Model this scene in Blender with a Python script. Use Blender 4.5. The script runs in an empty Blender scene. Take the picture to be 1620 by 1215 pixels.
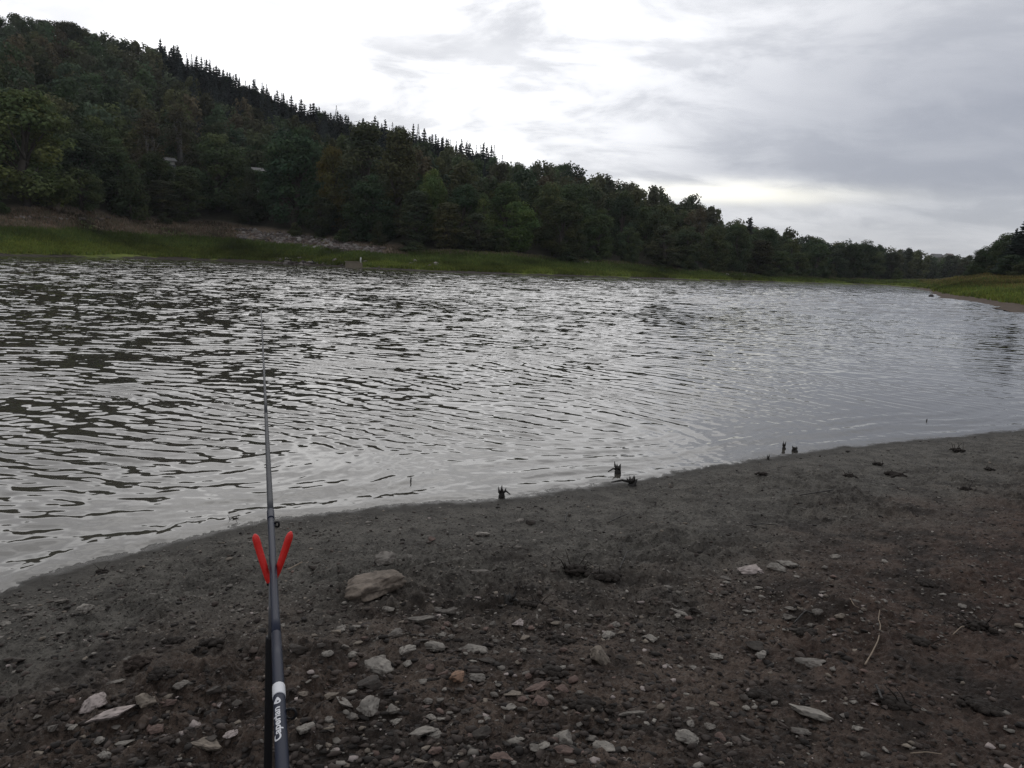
import bpy, bmesh, math, random
import numpy as np
from mathutils import Vector, Matrix

SC = bpy.context.scene
COL = SC.collection
rng = np.random.default_rng(7)
random.seed(7)

# ------------------------------------------------------------------ camera
F_PX, CX, CY = 1250.0, 810.0, 607.5          # focal length and centre in photo pixels (1620 x 1215)
CAM_H = 1.35
PITCH = math.atan(189.3 / 1250.0)
ROLL = math.atan(0.042)
FW = np.array([0, math.cos(PITCH), -math.sin(PITCH)])
R0 = np.array([1.0, 0, 0]); U0 = np.array([0, math.sin(PITCH), math.cos(PITCH)])
RT = math.cos(ROLL) * R0 + math.sin(ROLL) * U0
UP = -math.sin(ROLL) * R0 + math.cos(ROLL) * U0
CAM = np.array([0, 0, CAM_H])
cd = bpy.data.cameras.new('camera'); cam = bpy.data.objects.new('camera', cd); COL.objects.link(cam)
cd.sensor_width = 36.0; cd.lens = 36.0 * F_PX / 1620.0
cd.clip_start = 0.05; cd.clip_end = 6000
m = Matrix(((RT[0], UP[0], -FW[0], 0), (RT[1], UP[1], -FW[1], 0), (RT[2], UP[2], -FW[2], CAM_H), (0, 0, 0, 1)))
cam.matrix_world = m
SC.camera = cam

# ------------------------------------------------------------------ light
SUN_EL, SUN_AZ = math.radians(34), math.radians(-16)      # behind the wooded hill, veiled by cloud
W = bpy.data.worlds.new('World'); SC.world = W; W.use_nodes = True
def build_world():
    nt = W.node_tree; N = nt.nodes; L = nt.links; N.clear()
    out = N.new('ShaderNodeOutputWorld'); bg = N.new('ShaderNodeBackground'); bg.inputs[1].default_value = 0.1
    L.new(bg.outputs[0], out.inputs[0])
    sky = N.new('ShaderNodeTexSky'); sky.sky_type = 'NISHITA'; sky.sun_disc = False
    sky.sun_elevation = SUN_EL; sky.sun_rotation = SUN_AZ
    tc = N.new('ShaderNodeTexCoord'); sep = N.new('ShaderNodeSeparateXYZ'); L.new(tc.outputs['Generated'], sep.inputs[0])
    def math_(op, a, b=None, c=None, clamp=False):
        n = N.new('ShaderNodeMath'); n.operation = op; n.use_clamp = clamp
        for i, q in enumerate((a, b, c)):
            if q is None: continue
            if isinstance(q, (int, float)): n.inputs[i].default_value = q
            else: L.new(q, n.inputs[i])
        return n.outputs[0]
    def smooth(x, lo, hi, o0=0.0, o1=1.0):
        n = N.new('ShaderNodeMapRange'); n.interpolation_type = 'SMOOTHSTEP'
        L.new(x, n.inputs[0]); n.inputs[1].default_value = lo; n.inputs[2].default_value = hi
        n.inputs[3].default_value = o0; n.inputs[4].default_value = o1
        return n.outputs[0]
    def noise(vec, scale, detail, rough=0.55, dist=0.0):
        n = N.new('ShaderNodeTexNoise'); n.inputs['Scale'].default_value = scale; n.inputs['Detail'].default_value = detail
        n.inputs['Roughness'].default_value = rough; n.inputs['Distortion'].default_value = dist * 0.5
        L.new(vec, n.inputs['Vector']); return n.outputs['Fac']
    def mixc(f, a, b):
        n = N.new('ShaderNodeMix'); n.data_type = 'RGBA'; n.clamp_factor = True
        if isinstance(f, (int, float)): n.inputs[0].default_value = f
        else: L.new(f, n.inputs[0])
        for i, q in ((6, a), (7, b)):
            if isinstance(q, tuple): n.inputs[i].default_value = (*q, 1)
            else: L.new(q, n.inputs[i])
        return n.outputs[2]
    x, y, z = sep.outputs
    zc = math_('ADD', math_('MAXIMUM', z, 0.0), 0.20)
    pv = N.new('ShaderNodeCombineXYZ')
    L.new(math_('DIVIDE', x, zc), pv.inputs[0]); L.new(math_('DIVIDE', y, zc), pv.inputs[1])
    big = noise(pv.outputs[0], 0.75, 6, 0.55, 0.5)          # cloud decks in perspective
    mp = N.new('ShaderNodeMapping'); mp.inputs['Scale'].default_value = (0.95, 1.25, 1); mp.inputs['Location'].default_value = (3.1, 7.7, 0)
    mp.inputs['Rotation'].default_value = (0, 0, math.radians(20))
    L.new(pv.outputs[0], mp.inputs[0])
    fine = noise(mp.outputs[0], 2.3, 8, 0.6, 0.7)
    # veiled sun: smooth bright region of cloud
    def lobe(az, el, width):
        d = (math.sin(az) * math.cos(el), math.cos(az) * math.cos(el), math.sin(el))
        vm = N.new('ShaderNodeVectorMath'); vm.operation = 'DOT_PRODUCT'
        L.new(tc.outputs['Generated'], vm.inputs[0]); vm.inputs[1].default_value = d
        a = math_('SUBTRACT', 1.0, vm.outputs['Value'])
        return math_('EXPONENT', math_('MULTIPLY', a, -1.0 / (1 - math.cos(width))))
    glow = lobe(math.radians(-17), math.radians(21), math.radians(24))
    glow2 = lobe(math.radians(4), math.radians(20), math.radians(13))
    deck = smooth(big, 0.36, 0.66)
    wisps = smooth(fine, 0.40, 0.62)
    cm = math_('ADD', math_('MULTIPLY', deck, 0.55), math_('MULTIPLY', wisps, 0.45))
    grey = mixc(cm, (0.74, 0.75, 0.79), (0.44, 0.46, 0.515))
    az = math_('ARCTAN2', x, y)
    # bright gap of far sky under the cloud deck
    wob = math_('MULTIPLY', math_('SUBTRACT', fine, 0.5), 0.020)
    el = math_('ADD', z, wob)
    d1 = math_('DIVIDE', math_('SUBTRACT', el, 0.094), 0.0105); b1 = math_('EXPONENT', math_('MULTIPLY', math_('MULTIPLY', d1, d1), -1))
    d2 = math_('DIVIDE', math_('SUBTRACT', az, 0.24), 0.135); b2 = math_('EXPONENT', math_('MULTIPLY', math_('MULTIPLY', d2, d2), -1))
    gap = math_('MULTIPLY', math_('MULTIPLY', b1, b2), 1.15, clamp=True)
    zw = math_('ADD', z, math_('MULTIPLY', math_('SUBTRACT', big, 0.5), 0.10))
    bank = math_('MULTIPLY', math_('MULTIPLY', smooth(zw, 0.092, 0.115), smooth(zw, 0.17, 0.33, 1.0, 0.0)), smooth(az, -0.08, 0.30))
    grey = mixc(math_('MULTIPLY', bank, math_('ADD', 0.55, math_('MULTIPLY', fine, 0.8))), grey, (0.375, 0.395, 0.46))
    low = smooth(z, 0.0, 0.10, 1.0, 0.0)
    grey = mixc(math_('MULTIPLY', low, 0.55), grey, (0.60, 0.61, 0.635))
    grey = mixc(gap, grey, (1.15, 1.12, 1.0))
    g = math_('ADD', math_('MULTIPLY', glow, 0.78), math_('MULTIPLY', glow2, 0.42))
    g = math_('MULTIPLY', g, math_('SUBTRACT', 1.35, math_('MULTIPLY', cm, 1.15)))
    gm = N.new('ShaderNodeVectorMath'); gm.operation = 'SCALE'; gm.inputs[0].default_value = (1.0, 0.985, 0.955); L.new(g, gm.inputs['Scale'])
    add = N.new('ShaderNodeVectorMath'); add.operation = 'ADD'; L.new(grey, add.inputs[0]); L.new(gm.outputs[0], add.inputs[1])
    sc = N.new('ShaderNodeVectorMath'); sc.operation = 'SCALE'; sc.inputs['Scale'].default_value = 10.0; L.new(add.outputs[0], sc.inputs[0])
    L.new(mixc(0.94, sky.outputs[0], sc.outputs[0]), bg.inputs[0])
build_world()
sl = bpy.data.lights.new('sun', 'SUN'); sl.energy = 0.5; sl.angle = math.radians(70); sl.color = (1, 0.96, 0.9)
sun = bpy.data.objects.new('sun', sl); COL.objects.link(sun)
sdir = Vector((math.sin(SUN_AZ) * math.cos(SUN_EL), math.cos(SUN_AZ) * math.cos(SUN_EL), math.sin(SUN_EL)))
sun.rotation_euler = sdir.to_track_quat('Z', 'Y').to_euler()
SC.view_settings.view_transform = 'Standard'; SC.view_settings.look = 'None'
SC.view_settings.exposure = 0.0; SC.view_settings.gamma = 1.0; SC.view_settings.use_curve_mapping = False
SC.cycles.max_bounces = 4; SC.cycles.diffuse_bounces = 2; SC.cycles.glossy_bounces = 3; SC.cycles.transmission_bounces = 2
SC.cycles.use_denoising = True; SC.cycles.denoising_prefilter = 'NONE'; SC.cycles.denoising_input_passes = 'RGB_ALBEDO_NORMAL'
SC.cycles.caustics_reflective = False; SC.cycles.caustics_refractive = False

# ------------------------------------------------------------------ helpers
def ray(u, v):
    return FW * F_PX + RT * (u - CX) - UP * (v - CY)
def on_plane(u, v, z=0.0):
    d = ray(u, v); return CAM + d * ((z - CAM_H) / d[2])
def at_depth(u, v, D):
    return CAM + ray(u, v) / F_PX * D
def at_range(u, v, r):
    d = ray(u, v); return CAM + d * (r / math.hypot(d[0], d[1]))
def project(P):
    q = np.asarray(P) - CAM; w = q @ FW
    return CX + F_PX * (q @ RT) / w, CY - F_PX * (q @ UP) / w
def depth_of(P):
    return (np.asarray(P) - CAM) @ FW

def _hash(ix, iy, seed):
    h = (ix.astype(np.int64) * 374761393 + iy.astype(np.int64) * 668265263 + seed * 974634777) & 0xffffffff
    h = ((h ^ (h >> 13)) * 1274126177) & 0xffffffff
    return h ^ (h >> 16)
def perlin(x, y, seed=0):
    x = np.asarray(x, float); y = np.asarray(y, float)
    ix = np.floor(x); iy = np.floor(y); fx = x - ix; fy = y - iy
    u = fx * fx * fx * (fx * (fx * 6 - 15) + 10); v = fy * fy * fy * (fy * (fy * 6 - 15) + 10)
    def g(ox, oy):
        a = _hash(ix + ox, iy + oy, seed) * (2 * math.pi / 4294967296.0)
        return np.cos(a) * (fx - ox) + np.sin(a) * (fy - oy)
    a = g(0, 0); b = g(1, 0); c = g(0, 1); d = g(1, 1)
    return ((a + (b - a) * u) * (1 - v) + (c + (d - c) * u) * v) * 1.5
def fbm(x, y, octv, seed=0, gain=0.5):
    s = 0; a = 1.0
    for i in range(octv):
        s = s + a * perlin(x * 2 ** i, y * 2 ** i, seed + i * 17); a *= gain
    return s
def sstep(x, a, b):
    t = np.clip((x - a) / (b - a), 0, 1); return t * t * (3 - 2 * t)

def make_mesh(name, verts, faces, col=None, smooth=False, extra=None):
    """verts (n,3); faces (m,k) int array or list of such arrays; col (n,3)."""
    me = bpy.data.meshes.new(name)
    if not isinstance(faces, list): faces = [faces]
    faces = [np.asarray(f, np.int32) for f in faces if len(f)]
    verts = np.asarray(verts, np.float32)
    me.vertices.add(len(verts)); me.vertices.foreach_set('co', verts.ravel())
    nl = sum(f.size for f in faces); nf = sum(len(f) for f in faces)
    me.loops.add(nl); me.polygons.add(nf)
    me.loops.foreach_set('vertex_index', np.concatenate([f.ravel() for f in faces]))
    tot = np.concatenate([np.full(len(f), f.shape[1], np.int32) for f in faces])
    st = np.concatenate([[0], np.cumsum(tot)[:-1]]).astype(np.int32)
    me.polygons.foreach_set('loop_start', st)
    if smooth: me.polygons.foreach_set('use_smooth', np.ones(nf, bool))
    me.update(calc_edges=True)
    if col is not None:
        at = me.attributes.new('tone', 'FLOAT_COLOR', 'POINT')
        c4 = np.ones((len(verts), 4), np.float32); c4[:, :3] = col
        at.data.foreach_set('color', c4.ravel())
    for k, val in (extra or {}).items():
        at = me.attributes.new(k, 'FLOAT', 'POINT'); at.data.foreach_set('value', np.asarray(val, np.float32))
    me.validate()
    return me
def link(name, me, mat=None, parent=None, loc=None, rot=None, scale=None):
    o = bpy.data.objects.new(name, me); COL.objects.link(o)
    if mat is not None and me is not None and not me.materials: me.materials.append(mat)
    if parent is not None: o.parent = parent
    if loc is not None: o.location = tuple(float(q) for q in loc)
    if rot is not None: o.rotation_euler = rot
    if scale is not None: o.scale = scale
    return o
def tag(o, label=None, cat=None, group=None, kind=None):
    if label: o['label'] = label
    if cat: o['category'] = cat
    if group: o['group'] = group
    if kind: o['kind'] = kind
    return o
def grid_faces(nr, nc):
    i = np.arange(nr - 1)[:, None] * nc + np.arange(nc - 1)[None, :]
    return np.stack([i, i + 1, i + nc + 1, i + nc], -1).reshape(-1, 4)
def tube(pts, radii, n=8, cap=True, jitter=0.0, seed=0):
    pts = np.asarray(pts, float); radii = np.asarray(radii, float) * np.ones(len(pts))
    rg = np.random.default_rng(seed)
    T = np.gradient(pts, axis=0); T /= np.linalg.norm(T, axis=1)[:, None] + 1e-12
    ref = np.array([0, 0, 1.0]) if abs(T[0][2]) < 0.9 else np.array([1.0, 0, 0])
    V = []
    for p, t, r in zip(pts, T, radii):
        a = np.cross(t, ref); a /= np.linalg.norm(a); b = np.cross(a, t)
        th = np.arange(n) * 2 * math.pi / n
        rr = r * (1 + jitter * rg.uniform(-1, 1, n))
        V.append(p + rr[:, None] * (np.cos(th)[:, None] * a + np.sin(th)[:, None] * b))
    V = np.concatenate(V); k = len(pts)
    j = np.arange(n)
    Fq = np.concatenate([np.stack([i * n + j, i * n + (j + 1) % n, (i + 1) * n + (j + 1) % n, (i + 1) * n + j], -1) for i in range(k - 1)])
    if cap:
        V = np.concatenate([V, pts[:1], pts[-1:]])
        Ft = np.concatenate([np.stack([(j + 1) % n, j, np.full(n, k * n)], -1),
                             np.stack([(k - 1) * n + j, (k - 1) * n + (j + 1) % n, np.full(n, k * n + 1)], -1)])
    else: Ft = np.zeros((0, 3), int)
    return V, Fq, Ft
def join(parts):
    """parts: list of (V, Fq, Ft)."""
    Vs, Q, T, o = [], [], [], 0
    for V, q, t in parts:
        Vs.append(V); Q.append(np.asarray(q, int).reshape(-1, 4) + o); T.append(np.asarray(t, int).reshape(-1, 3) + o); o += len(V)
    return np.concatenate(Vs), np.concatenate(Q), np.concatenate(T)
_ICO = {}
def ico(sub):
    if sub not in _ICO:
        bm = bmesh.new(); bmesh.ops.create_icosphere(bm, subdivisions=sub, radius=1.0)
        _ICO[sub] = (np.array([v.co[:] for v in bm.verts]), np.array([[v.index for v in f.verts] for f in bm.faces])); bm.free()
    V, Fc = _ICO[sub]; return V.copy(), Fc

# ------------------------------------------------------------------ materials
def new_mat(name):
    mt = bpy.data.materials.new(name); mt.use_nodes = True
    nt = mt.node_tree; b = nt.nodes['Principled BSDF']; return mt, nt, b
def simple(name, col, rough=0.5, spec=0.5, metal=0.0, bump=0.0, bscale=40.0, vary=0.0):
    mt, nt, b = new_mat(name)
    b.inputs['Base Color'].default_value = (*col, 1); b.inputs['Roughness'].default_value = rough
    b.inputs['Specular IOR Level'].default_value = spec; b.inputs['Metallic'].default_value = metal
    tc = nt.nodes.new('ShaderNodeTexCoord'); no = nt.nodes.new('ShaderNodeTexNoise')
    no.inputs['Scale'].default_value = bscale; no.inputs['Detail'].default_value = 6
    nt.links.new(tc.outputs['Object'], no.inputs['Vector'])
    if vary:
        mx = nt.nodes.new('ShaderNodeMix'); mx.data_type = 'RGBA'; nt.links.new(no.outputs['Fac'], mx.inputs[0])
        mx.inputs[6].default_value = (*[c * (1 - vary) for c in col], 1); mx.inputs[7].default_value = (*[c * (1 + vary) for c in col], 1)
        nt.links.new(mx.outputs[2], b.inputs['Base Color'])
    if bump:
        bp = nt.nodes.new('ShaderNodeBump'); bp.inputs['Strength'].default_value = bump; bp.inputs['Distance'].default_value = 0.01
        nt.links.new(no.outputs['Fac'], bp.inputs['Height']); nt.links.new(bp.outputs[0], b.inputs['Normal'])
    return mt
def tone_mat(name, rough=0.9, spec=0.2, nscale=0.0, namp=0.3, bump=0.0, bscale=30, bdist=0.004, use_obj=False, transl=0.0, coord='Object'):
    """base colour from the mesh's own tone attribute, with a little procedural variation"""
    mt, nt, b = new_mat(name)
    at = nt.nodes.new('ShaderNodeAttribute'); at.attribute_name = 'tone'
    c = at.outputs['Color']
    tc = nt.nodes.new('ShaderNodeTexCoord')
    if nscale:
        no = nt.nodes.new('ShaderNodeTexNoise'); no.inputs['Scale'].default_value = nscale; no.inputs['Detail'].default_value = 8
        no.inputs['Roughness'].default_value = 0.65
        nt.links.new(tc.outputs[coord], no.inputs['Vector'])
        mr = nt.nodes.new('ShaderNodeMapRange'); mr.inputs[1].default_value = 0.25; mr.inputs[2].default_value = 0.75
        mr.inputs[3].default_value = 1 - namp; mr.inputs[4].default_value = 1 + namp
        nt.links.new(no.outputs['Fac'], mr.inputs[0])
        vm = nt.nodes.new('ShaderNodeVectorMath'); vm.operation = 'SCALE'; nt.links.new(c, vm.inputs[0]); nt.links.new(mr.outputs[0], vm.inputs['Scale'])
        c = vm.outputs[0]
    if use_obj:
        oi = nt.nodes.new('ShaderNodeObjectInfo'); mm = nt.nodes.new('ShaderNodeVectorMath'); mm.operation = 'MULTIPLY'
        nt.links.new(c, mm.inputs[0]); nt.links.new(oi.outputs['Color'], mm.inputs[1]); c = mm.outputs[0]
    nt.links.new(c, b.inputs['Base Color'])
    b.inputs['Roughness'].default_value = rough; b.inputs['Specular IOR Level'].default_value = spec
    if bump:
        n2 = nt.nodes.new('ShaderNodeTexNoise'); n2.inputs['Scale'].default_value = bscale; n2.inputs['Detail'].default_value = 8; n2.inputs['Roughness'].default_value = 0.7
        nt.links.new(tc.outputs[coord], n2.inputs['Vector'])
        bp = nt.nodes.new('ShaderNodeBump'); bp.inputs['Strength'].default_value = bump; bp.inputs['Distance'].default_value = bdist
        nt.links.new(n2.outputs['Fac'], bp.inputs['Height']); nt.links.new(bp.outputs[0], b.inputs['Normal'])
    if transl:
        tr = nt.nodes.new('ShaderNodeBsdfTranslucent'); mx = nt.nodes.new('ShaderNodeMixShader'); mx.inputs[0].default_value = transl
        nt.links.new(c, tr.inputs[0]); nt.links.new(b.outputs[0], mx.inputs[1]); nt.links.new(tr.outputs[0], mx.inputs[2])
        nt.links.new(mx.outputs[0], nt.nodes['Material Output'].inputs[0])
    return mt
M_LEAF = tone_mat('foliage', 0.85, 0.15, use_obj=True, transl=0.32)
M_FOREST = tone_mat('hillside_foliage', 0.85, 0.15, transl=0.3)
M_BARK = simple('bark', (0.07, 0.06, 0.05), 0.9, 0.2, vary=0.4, bscale=3)
M_BIRCH = simple('pale_bark', (0.15, 0.145, 0.135), 0.8, 0.2, vary=0.5, bscale=2)
M_BANK = tone_mat('bank_soil', 0.95, 0.1, nscale=1.3, namp=0.5, coord='Object')
M_GRASS = tone_mat('grass_blades', 0.9, 0.1, transl=0.25)
M_RUBBLE = tone_mat('rubble', 0.95, 0.1)
M_STONE = tone_mat('stone', 0.8, 0.3, nscale=38, namp=0.42, bump=0.8, bscale=55, bdist=0.006)
M_GRAVEL = tone_mat('gravel', 0.85, 0.3, nscale=90, namp=0.35)
M_ROOT = simple('wet_dark_wood', (0.018, 0.015, 0.012), 0.6, 0.4, bump=0.6, bscale=60, vary=0.5)
M_TWIG = simple('dry_stalk', (0.24, 0.19, 0.14), 0.8, 0.2, vary=0.3, bscale=60)
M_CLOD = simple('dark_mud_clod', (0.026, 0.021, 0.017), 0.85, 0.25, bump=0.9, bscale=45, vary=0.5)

# ------------------------------------------------------------------ shape of the land
# near shoreline, from the photo onto the water level
_sh = [(-60, 962), (0, 934), (90, 906), (180, 872), (300, 838), (380, 822), (440, 812), (560, 803), (700, 793), (800, 786), (900, 775), (1000, 757),
       (1100, 738), (1200, 723), (1300, 711), (1400, 700), (1500, 690), (1620, 680)]
SHP = np.array([on_plane(u, v)[:2] for u, v in _sh])
SHP = np.concatenate([[[-40, -9.0], [-14, -2.6], [-6, 0.2], [-3.3, 1.55]], SHP, [[8, SHP[-1][1] + 2.2], [14, SHP[-1][1] + 4.5], [30, SHP[-1][1] + 8], [60, SHP[-1][1] + 11]]])
def shore_s(x, y):
    """roughly the distance landward (towards the camera) of the near waterline"""
    Y = np.interp(x, SHP[:, 0], SHP[:, 1]); Y2 = np.interp(x + 0.35, SHP[:, 0], SHP[:, 1]); Y1 = np.interp(x - 0.35, SHP[:, 0], SHP[:, 1])
    Ys = (Y + Y1 + Y2) / 3; sl = (Y2 - Y1) / 0.7
    return (Ys - y) / np.sqrt(1 + sl * sl)
def beach_base(x, y):
    s = shore_s(x, y)
    s = s + 0.05 * perlin(x * 1.7, y * 1.7, 3) + 0.03 * perlin(x * 5, y * 5, 4) + 0.028 * perlin(x * 13, y * 13, 6) + 0.014 * perlin(x * 31, y * 31, 7)
    h = np.where(s < 0, 0.10 * s, np.where(s < 0.6, 0.055 * s, 0.033 + 0.072 * (s - 0.6)))
    h = np.where(s > 3.2, 0.220 + 0.03 * (s - 3.2), h)
    return np.maximum(h, -0.7), s
def beach_h(x, y, detail=True):
    h, s = beach_base(x, y)
    k = sstep(s, -0.1, 1.0)
    h = h + 0.024 * k * fbm(x * 1.1, y * 1.1, 2, 11)
    lumps = fbm(x * 4.5, y * 4.5, 3, 21)
    patch = sstep(fbm(x * 0.9 + 5, y * 0.9, 2, 31), -0.25, 0.45)
    h = h + 0.024 * k * (0.35 + patch) * lumps
    if detail:
        r = np.abs(fbm(x * 14, y * 14, 3, 41))
        h = h + 0.013 * (0.12 + 0.88 * k) * (0.4 + patch) * (r - 0.3) + 0.0062 * (0.35 + 0.65 * k) * fbm(x * 40, y * 40, 4, 51, 0.65)
        sh = fbm(x * 6.5 + 3, y * 6.5, 3, 66, 0.6); near = (1 - sstep(x, 0.1, 1.4)) * (1 - 0.7 * sstep(y, 2.6, 3.6)); h = h + 0.020 * k * near * np.clip(patch + 0.15, 0, 1) * sstep(sh, -0.1, 0.6) + 0.010 * k * near * patch * sstep(fbm(x * 17, y * 17, 3, 67), -0.1, 0.6)
        cl = np.maximum(perlin(x * 26, y * 26, 61) - 0.22, 0)
        h = h + 0.028 * k * (0.25 + patch) * cl
    return h
def ground_hit(u, v):
    z = 0.1
    for _ in range(12):
        P = on_plane(u, v, z); z = float(beach_h(P[0], P[1]))
    P = on_plane(u, v, z); return P

# far land: for each bearing the waterline, the foot of the wood and the crest, read off the photo
#        px    waterline v, foot offset m, foot v, crest range m, crest treetop v, tree height at the crest
KEYS = [(-900, 379, 26, 300, 300, -60, 16), (-400, 389, 26, 322, 300, -25, 16), (-150, 399, 26, 333, 300, 5, 16), (0, 405, 26, 338, 300, 8, 15), (60, 406, 26, 334, 300, 13, 15),
        (120, 407, 26, 338, 300, 28, 15), (180, 408, 25, 345, 297, 41, 15), (250, 410, 25, 351, 295, 58, 16), (330, 412, 25, 355, 290, 96, 16), (420, 416, 25, 366, 285, 132, 16),
        (500, 420, 24, 376, 280, 165, 16), (560, 424, 24, 386, 270, 184, 16), (640, 428, 22, 396, 262, 201, 16), (700, 431, 22, 400, 258, 219, 16),
        (800, 434, 20, 403, 250, 242, 14), (860, 436, 20, 407, 248, 266, 13), (900, 437, 20, 411, 240, 264, 13), (1000, 440, 20, 418, 235, 285, 13),
        (1040, 441.3, 19, 423, 235, 303, 13), (1100, 443, 18, 429, 235, 314, 13), (1150, 444.3, 18, 433, 240, 356, 12), (1200, 445.6, 18, 436, 270, 368, 12),
        (1280, 447.7, 18, 440, 310, 390, 12), (1350, 450, 30, 442, 380, 403, 12), (1400, 452, 60, 443, 430, 407, 11), (1440, 456, 110, 443, 450, 408, 11)]
ksh = [(u, v) for u, v, *_ in KEYS] + [(1470, 461), (1486, 469.5), (1510, 473.5), (1545, 478), (1575, 484.5), (1598, 489), (1620, 493), (1660, 500), (1720, 514), (1900, 560), (2300, 640)]
def _azr(P): return math.atan2(P[0], P[1]), math.hypot(P[0], P[1])
SHA = np.array([_azr(on_plane(u, v)) for u, v in ksh])
def far_r0(az): return np.interp(az, SHA[:, 0], SHA[:, 1])
FOOT, CREST = [], []
for (u, v, w, vb, rr, vs, th) in KEYS:
    r = float(far_r0(_azr(on_plane(u, v))[0])) + w
    P = at_range(u, vb, r); a = _azr(P)[0]; FOOT.append((a, r, P[2]))
    P = at_range(u, vs, rr); a = _azr(P)[0]; CREST.append((a, rr, P[2] - th))
for (u, vb, r) in ((1475, 443, 270), (1495, 442, 190), (1530, 438.5, 150), (1560, 437, 138), (1620, 440, 124), (1720, 445, 115), (1950, 455, 100), (2300, 470, 90)):
    P = at_range(u, vb, r); FOOT.append((_azr(P)[0], r, P[2]))
for (u, v, rr, th) in ((1480, 408, 455, 11), (1530, 408, 450, 11), (1560, 404, 440, 11), (1620, 400, 430, 11), (1750, 390, 400, 11), (2300, 380, 350, 11)):
    P = at_range(u, v, rr); CREST.append((_azr(P)[0], rr, P[2] - th))
FOOT = np.array(FOOT); CREST = np.array(CREST)
# small low bars of mud reaching into the water on the far right
BARS = [(on_plane(1472, 465), on_plane(1522, 463.5), 1.6, 0.22), (on_plane(1486, 471.5), on_plane(1560, 474), 2.2, 0.25), (on_plane(1572, 493.5), on_plane(1680, 490), 2.4, 0.22)]
KNOLL = at_range(1492, 412, 470)
def far_z(x, y, noise=True):
    az = np.arctan2(x, y); r = np.hypot(x, y)
    r0 = far_r0(az); rb = np.interp(az, FOOT[:, 0], FOOT[:, 1]); zb = np.interp(az, FOOT[:, 0], FOOT[:, 2])
    rc = np.interp(az, CREST[:, 0], CREST[:, 1]); zc = np.maximum(np.interp(az, CREST[:, 0], CREST[:, 2]), zb + 0.3)
    if noise: r0 = r0 + (0.012 * r0) * fbm(x * 0.06, y * 0.06, 3, 71)
    f = (r - r0) / (rb - r0)
    fz = np.clip(f, 0, 1)
    z = zb * (0.22 * fz + 0.78 * fz ** 1.25)
    z = np.where(f < 0, np.maximum((r - r0) * 0.06, -1.0), z)
    t = np.clip((r - rb) / (rc - rb), 0, 1)
    up = zb + (zc - zb) * (t * (1.12 - 0.12 * t))
    z = np.where(f > 1, up, z)
    z = np.where(r > rc, zc - (r - rc) * 0.05, z)
    if noise:
        z = z + np.clip(f, 0, 1) * 0.30 * fbm(x * 0.12, y * 0.12, 3, 81) + np.clip(f - 1, 0, 1) * 1.6 * fbm(x * 0.03, y * 0.03, 3, 85)
    for a, b, wd, hh in BARS:
        ab = b[:2] - a[:2]; L2 = ab @ ab
        tt = np.clip(((x - a[0]) * ab[0] + (y - a[1]) * ab[1]) / L2, 0, 1)
        d = np.hypot(x - a[0] - tt * ab[0], y - a[1] - tt * ab[1])
        z = np.maximum(z, hh * (0.35 + 0.65 * tt) * np.exp(-(d / wd) ** 2) * 1.3 - 0.08)
    z = z + 12.0 * np.exp(-((x - KNOLL[0]) ** 2 + (y - KNOLL[1]) ** 2) / (2 * 20.0 ** 2))
    return z, f, t

# ---- far land mesh
def build_far_land():
    az = np.concatenate([np.linspace(-1.35, -0.66, 60)[:-1], np.linspace(-0.66, 0.66, 760), np.linspace(0.66, 1.2, 50)[1:]])
    # radii relative to the waterline of each bearing
    fr = np.concatenate([np.linspace(-0.12, 0, 8)[:-1], np.linspace(0, 1, 46)[:-1], np.linspace(1, 2, 56)])
    A, Fr = np.meshgrid(az, fr)
    r0 = far_r0(A); rb = np.interp(A, FOOT[:, 0], FOOT[:, 1]); rc = np.interp(A, CREST[:, 0], CREST[:, 1]) + 60
    r = np.where(Fr < 0, r0 * (1 + Fr), np.where(Fr <= 1, r0 + (rb - r0) * Fr, rb + (rc - rb) * (Fr - 1)))
    x = r * np.sin(A); y = r * np.cos(A)
    z, f, t = far_z(x, y)
    n1 = fbm(x * 0.10, y * 0.10, 4, 91); n2 = fbm(x * 0.35, y * 0.35, 3, 95)
    px = CX + F_PX * np.tan(A)
    mud = np.array([0.050, 0.042, 0.034]); grass = np.array([0.128, 0.154, 0.032]); dgrass = np.array([0.076, 0.104, 0.030])
    brown = np.array([0.180, 0.140, 0.104]); wood = np.array([0.030, 0.028, 0.018]); straw = np.array([0.115, 0.082, 0.034])
    def mix(a, b, k): return a * (1 - k[..., None]) + b * k[..., None]
    c = mud * np.ones(x.shape + (1,))
    fm = f + 0.14 * n1 + 0.07 * n2
    c = mix(c, grass, sstep(fm, 0.10, 0.16))
    c = mix(c, dgrass, sstep(fm + 0.25 * n1, 0.32, 0.5))
    left = 1 - sstep(px, 600, 760)
    right = sstep(px, 1440, 1500)
    c = mix(c, brown, left * sstep(fm + 0.22 * n1 + 0.2 * n2, 0.60, 0.78) + (1 - left) * (1 - right) * 0.55 * sstep(fm, 0.86, 0.98))
    c = mix(c, straw, right * sstep(fm, 0.45, 0.65))
    c = mix(c, wood, sstep(f, 1.0, 1.08))
    c = mix(c, np.array([0.095, 0.072, 0.055]), sstep(px, 1440, 1500) * (1 - sstep(fm, 0.06, 0.12)))
    bar = (z < 0.25) & (f < 0.25) & (px > 1440); c[bar] = (0.095, 0.072, 0.055)
    me = make_mesh('far_bank', np.stack([x, y, z], -1).reshape(-1, 3), grid_faces(len(fr), len(az)), c.reshape(-1, 3), smooth=True)
    tag(link('hillside', me, M_BANK), 'wooded hillside rising behind the grassy far bank', 'hillside', kind='structure')
build_far_land()

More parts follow.
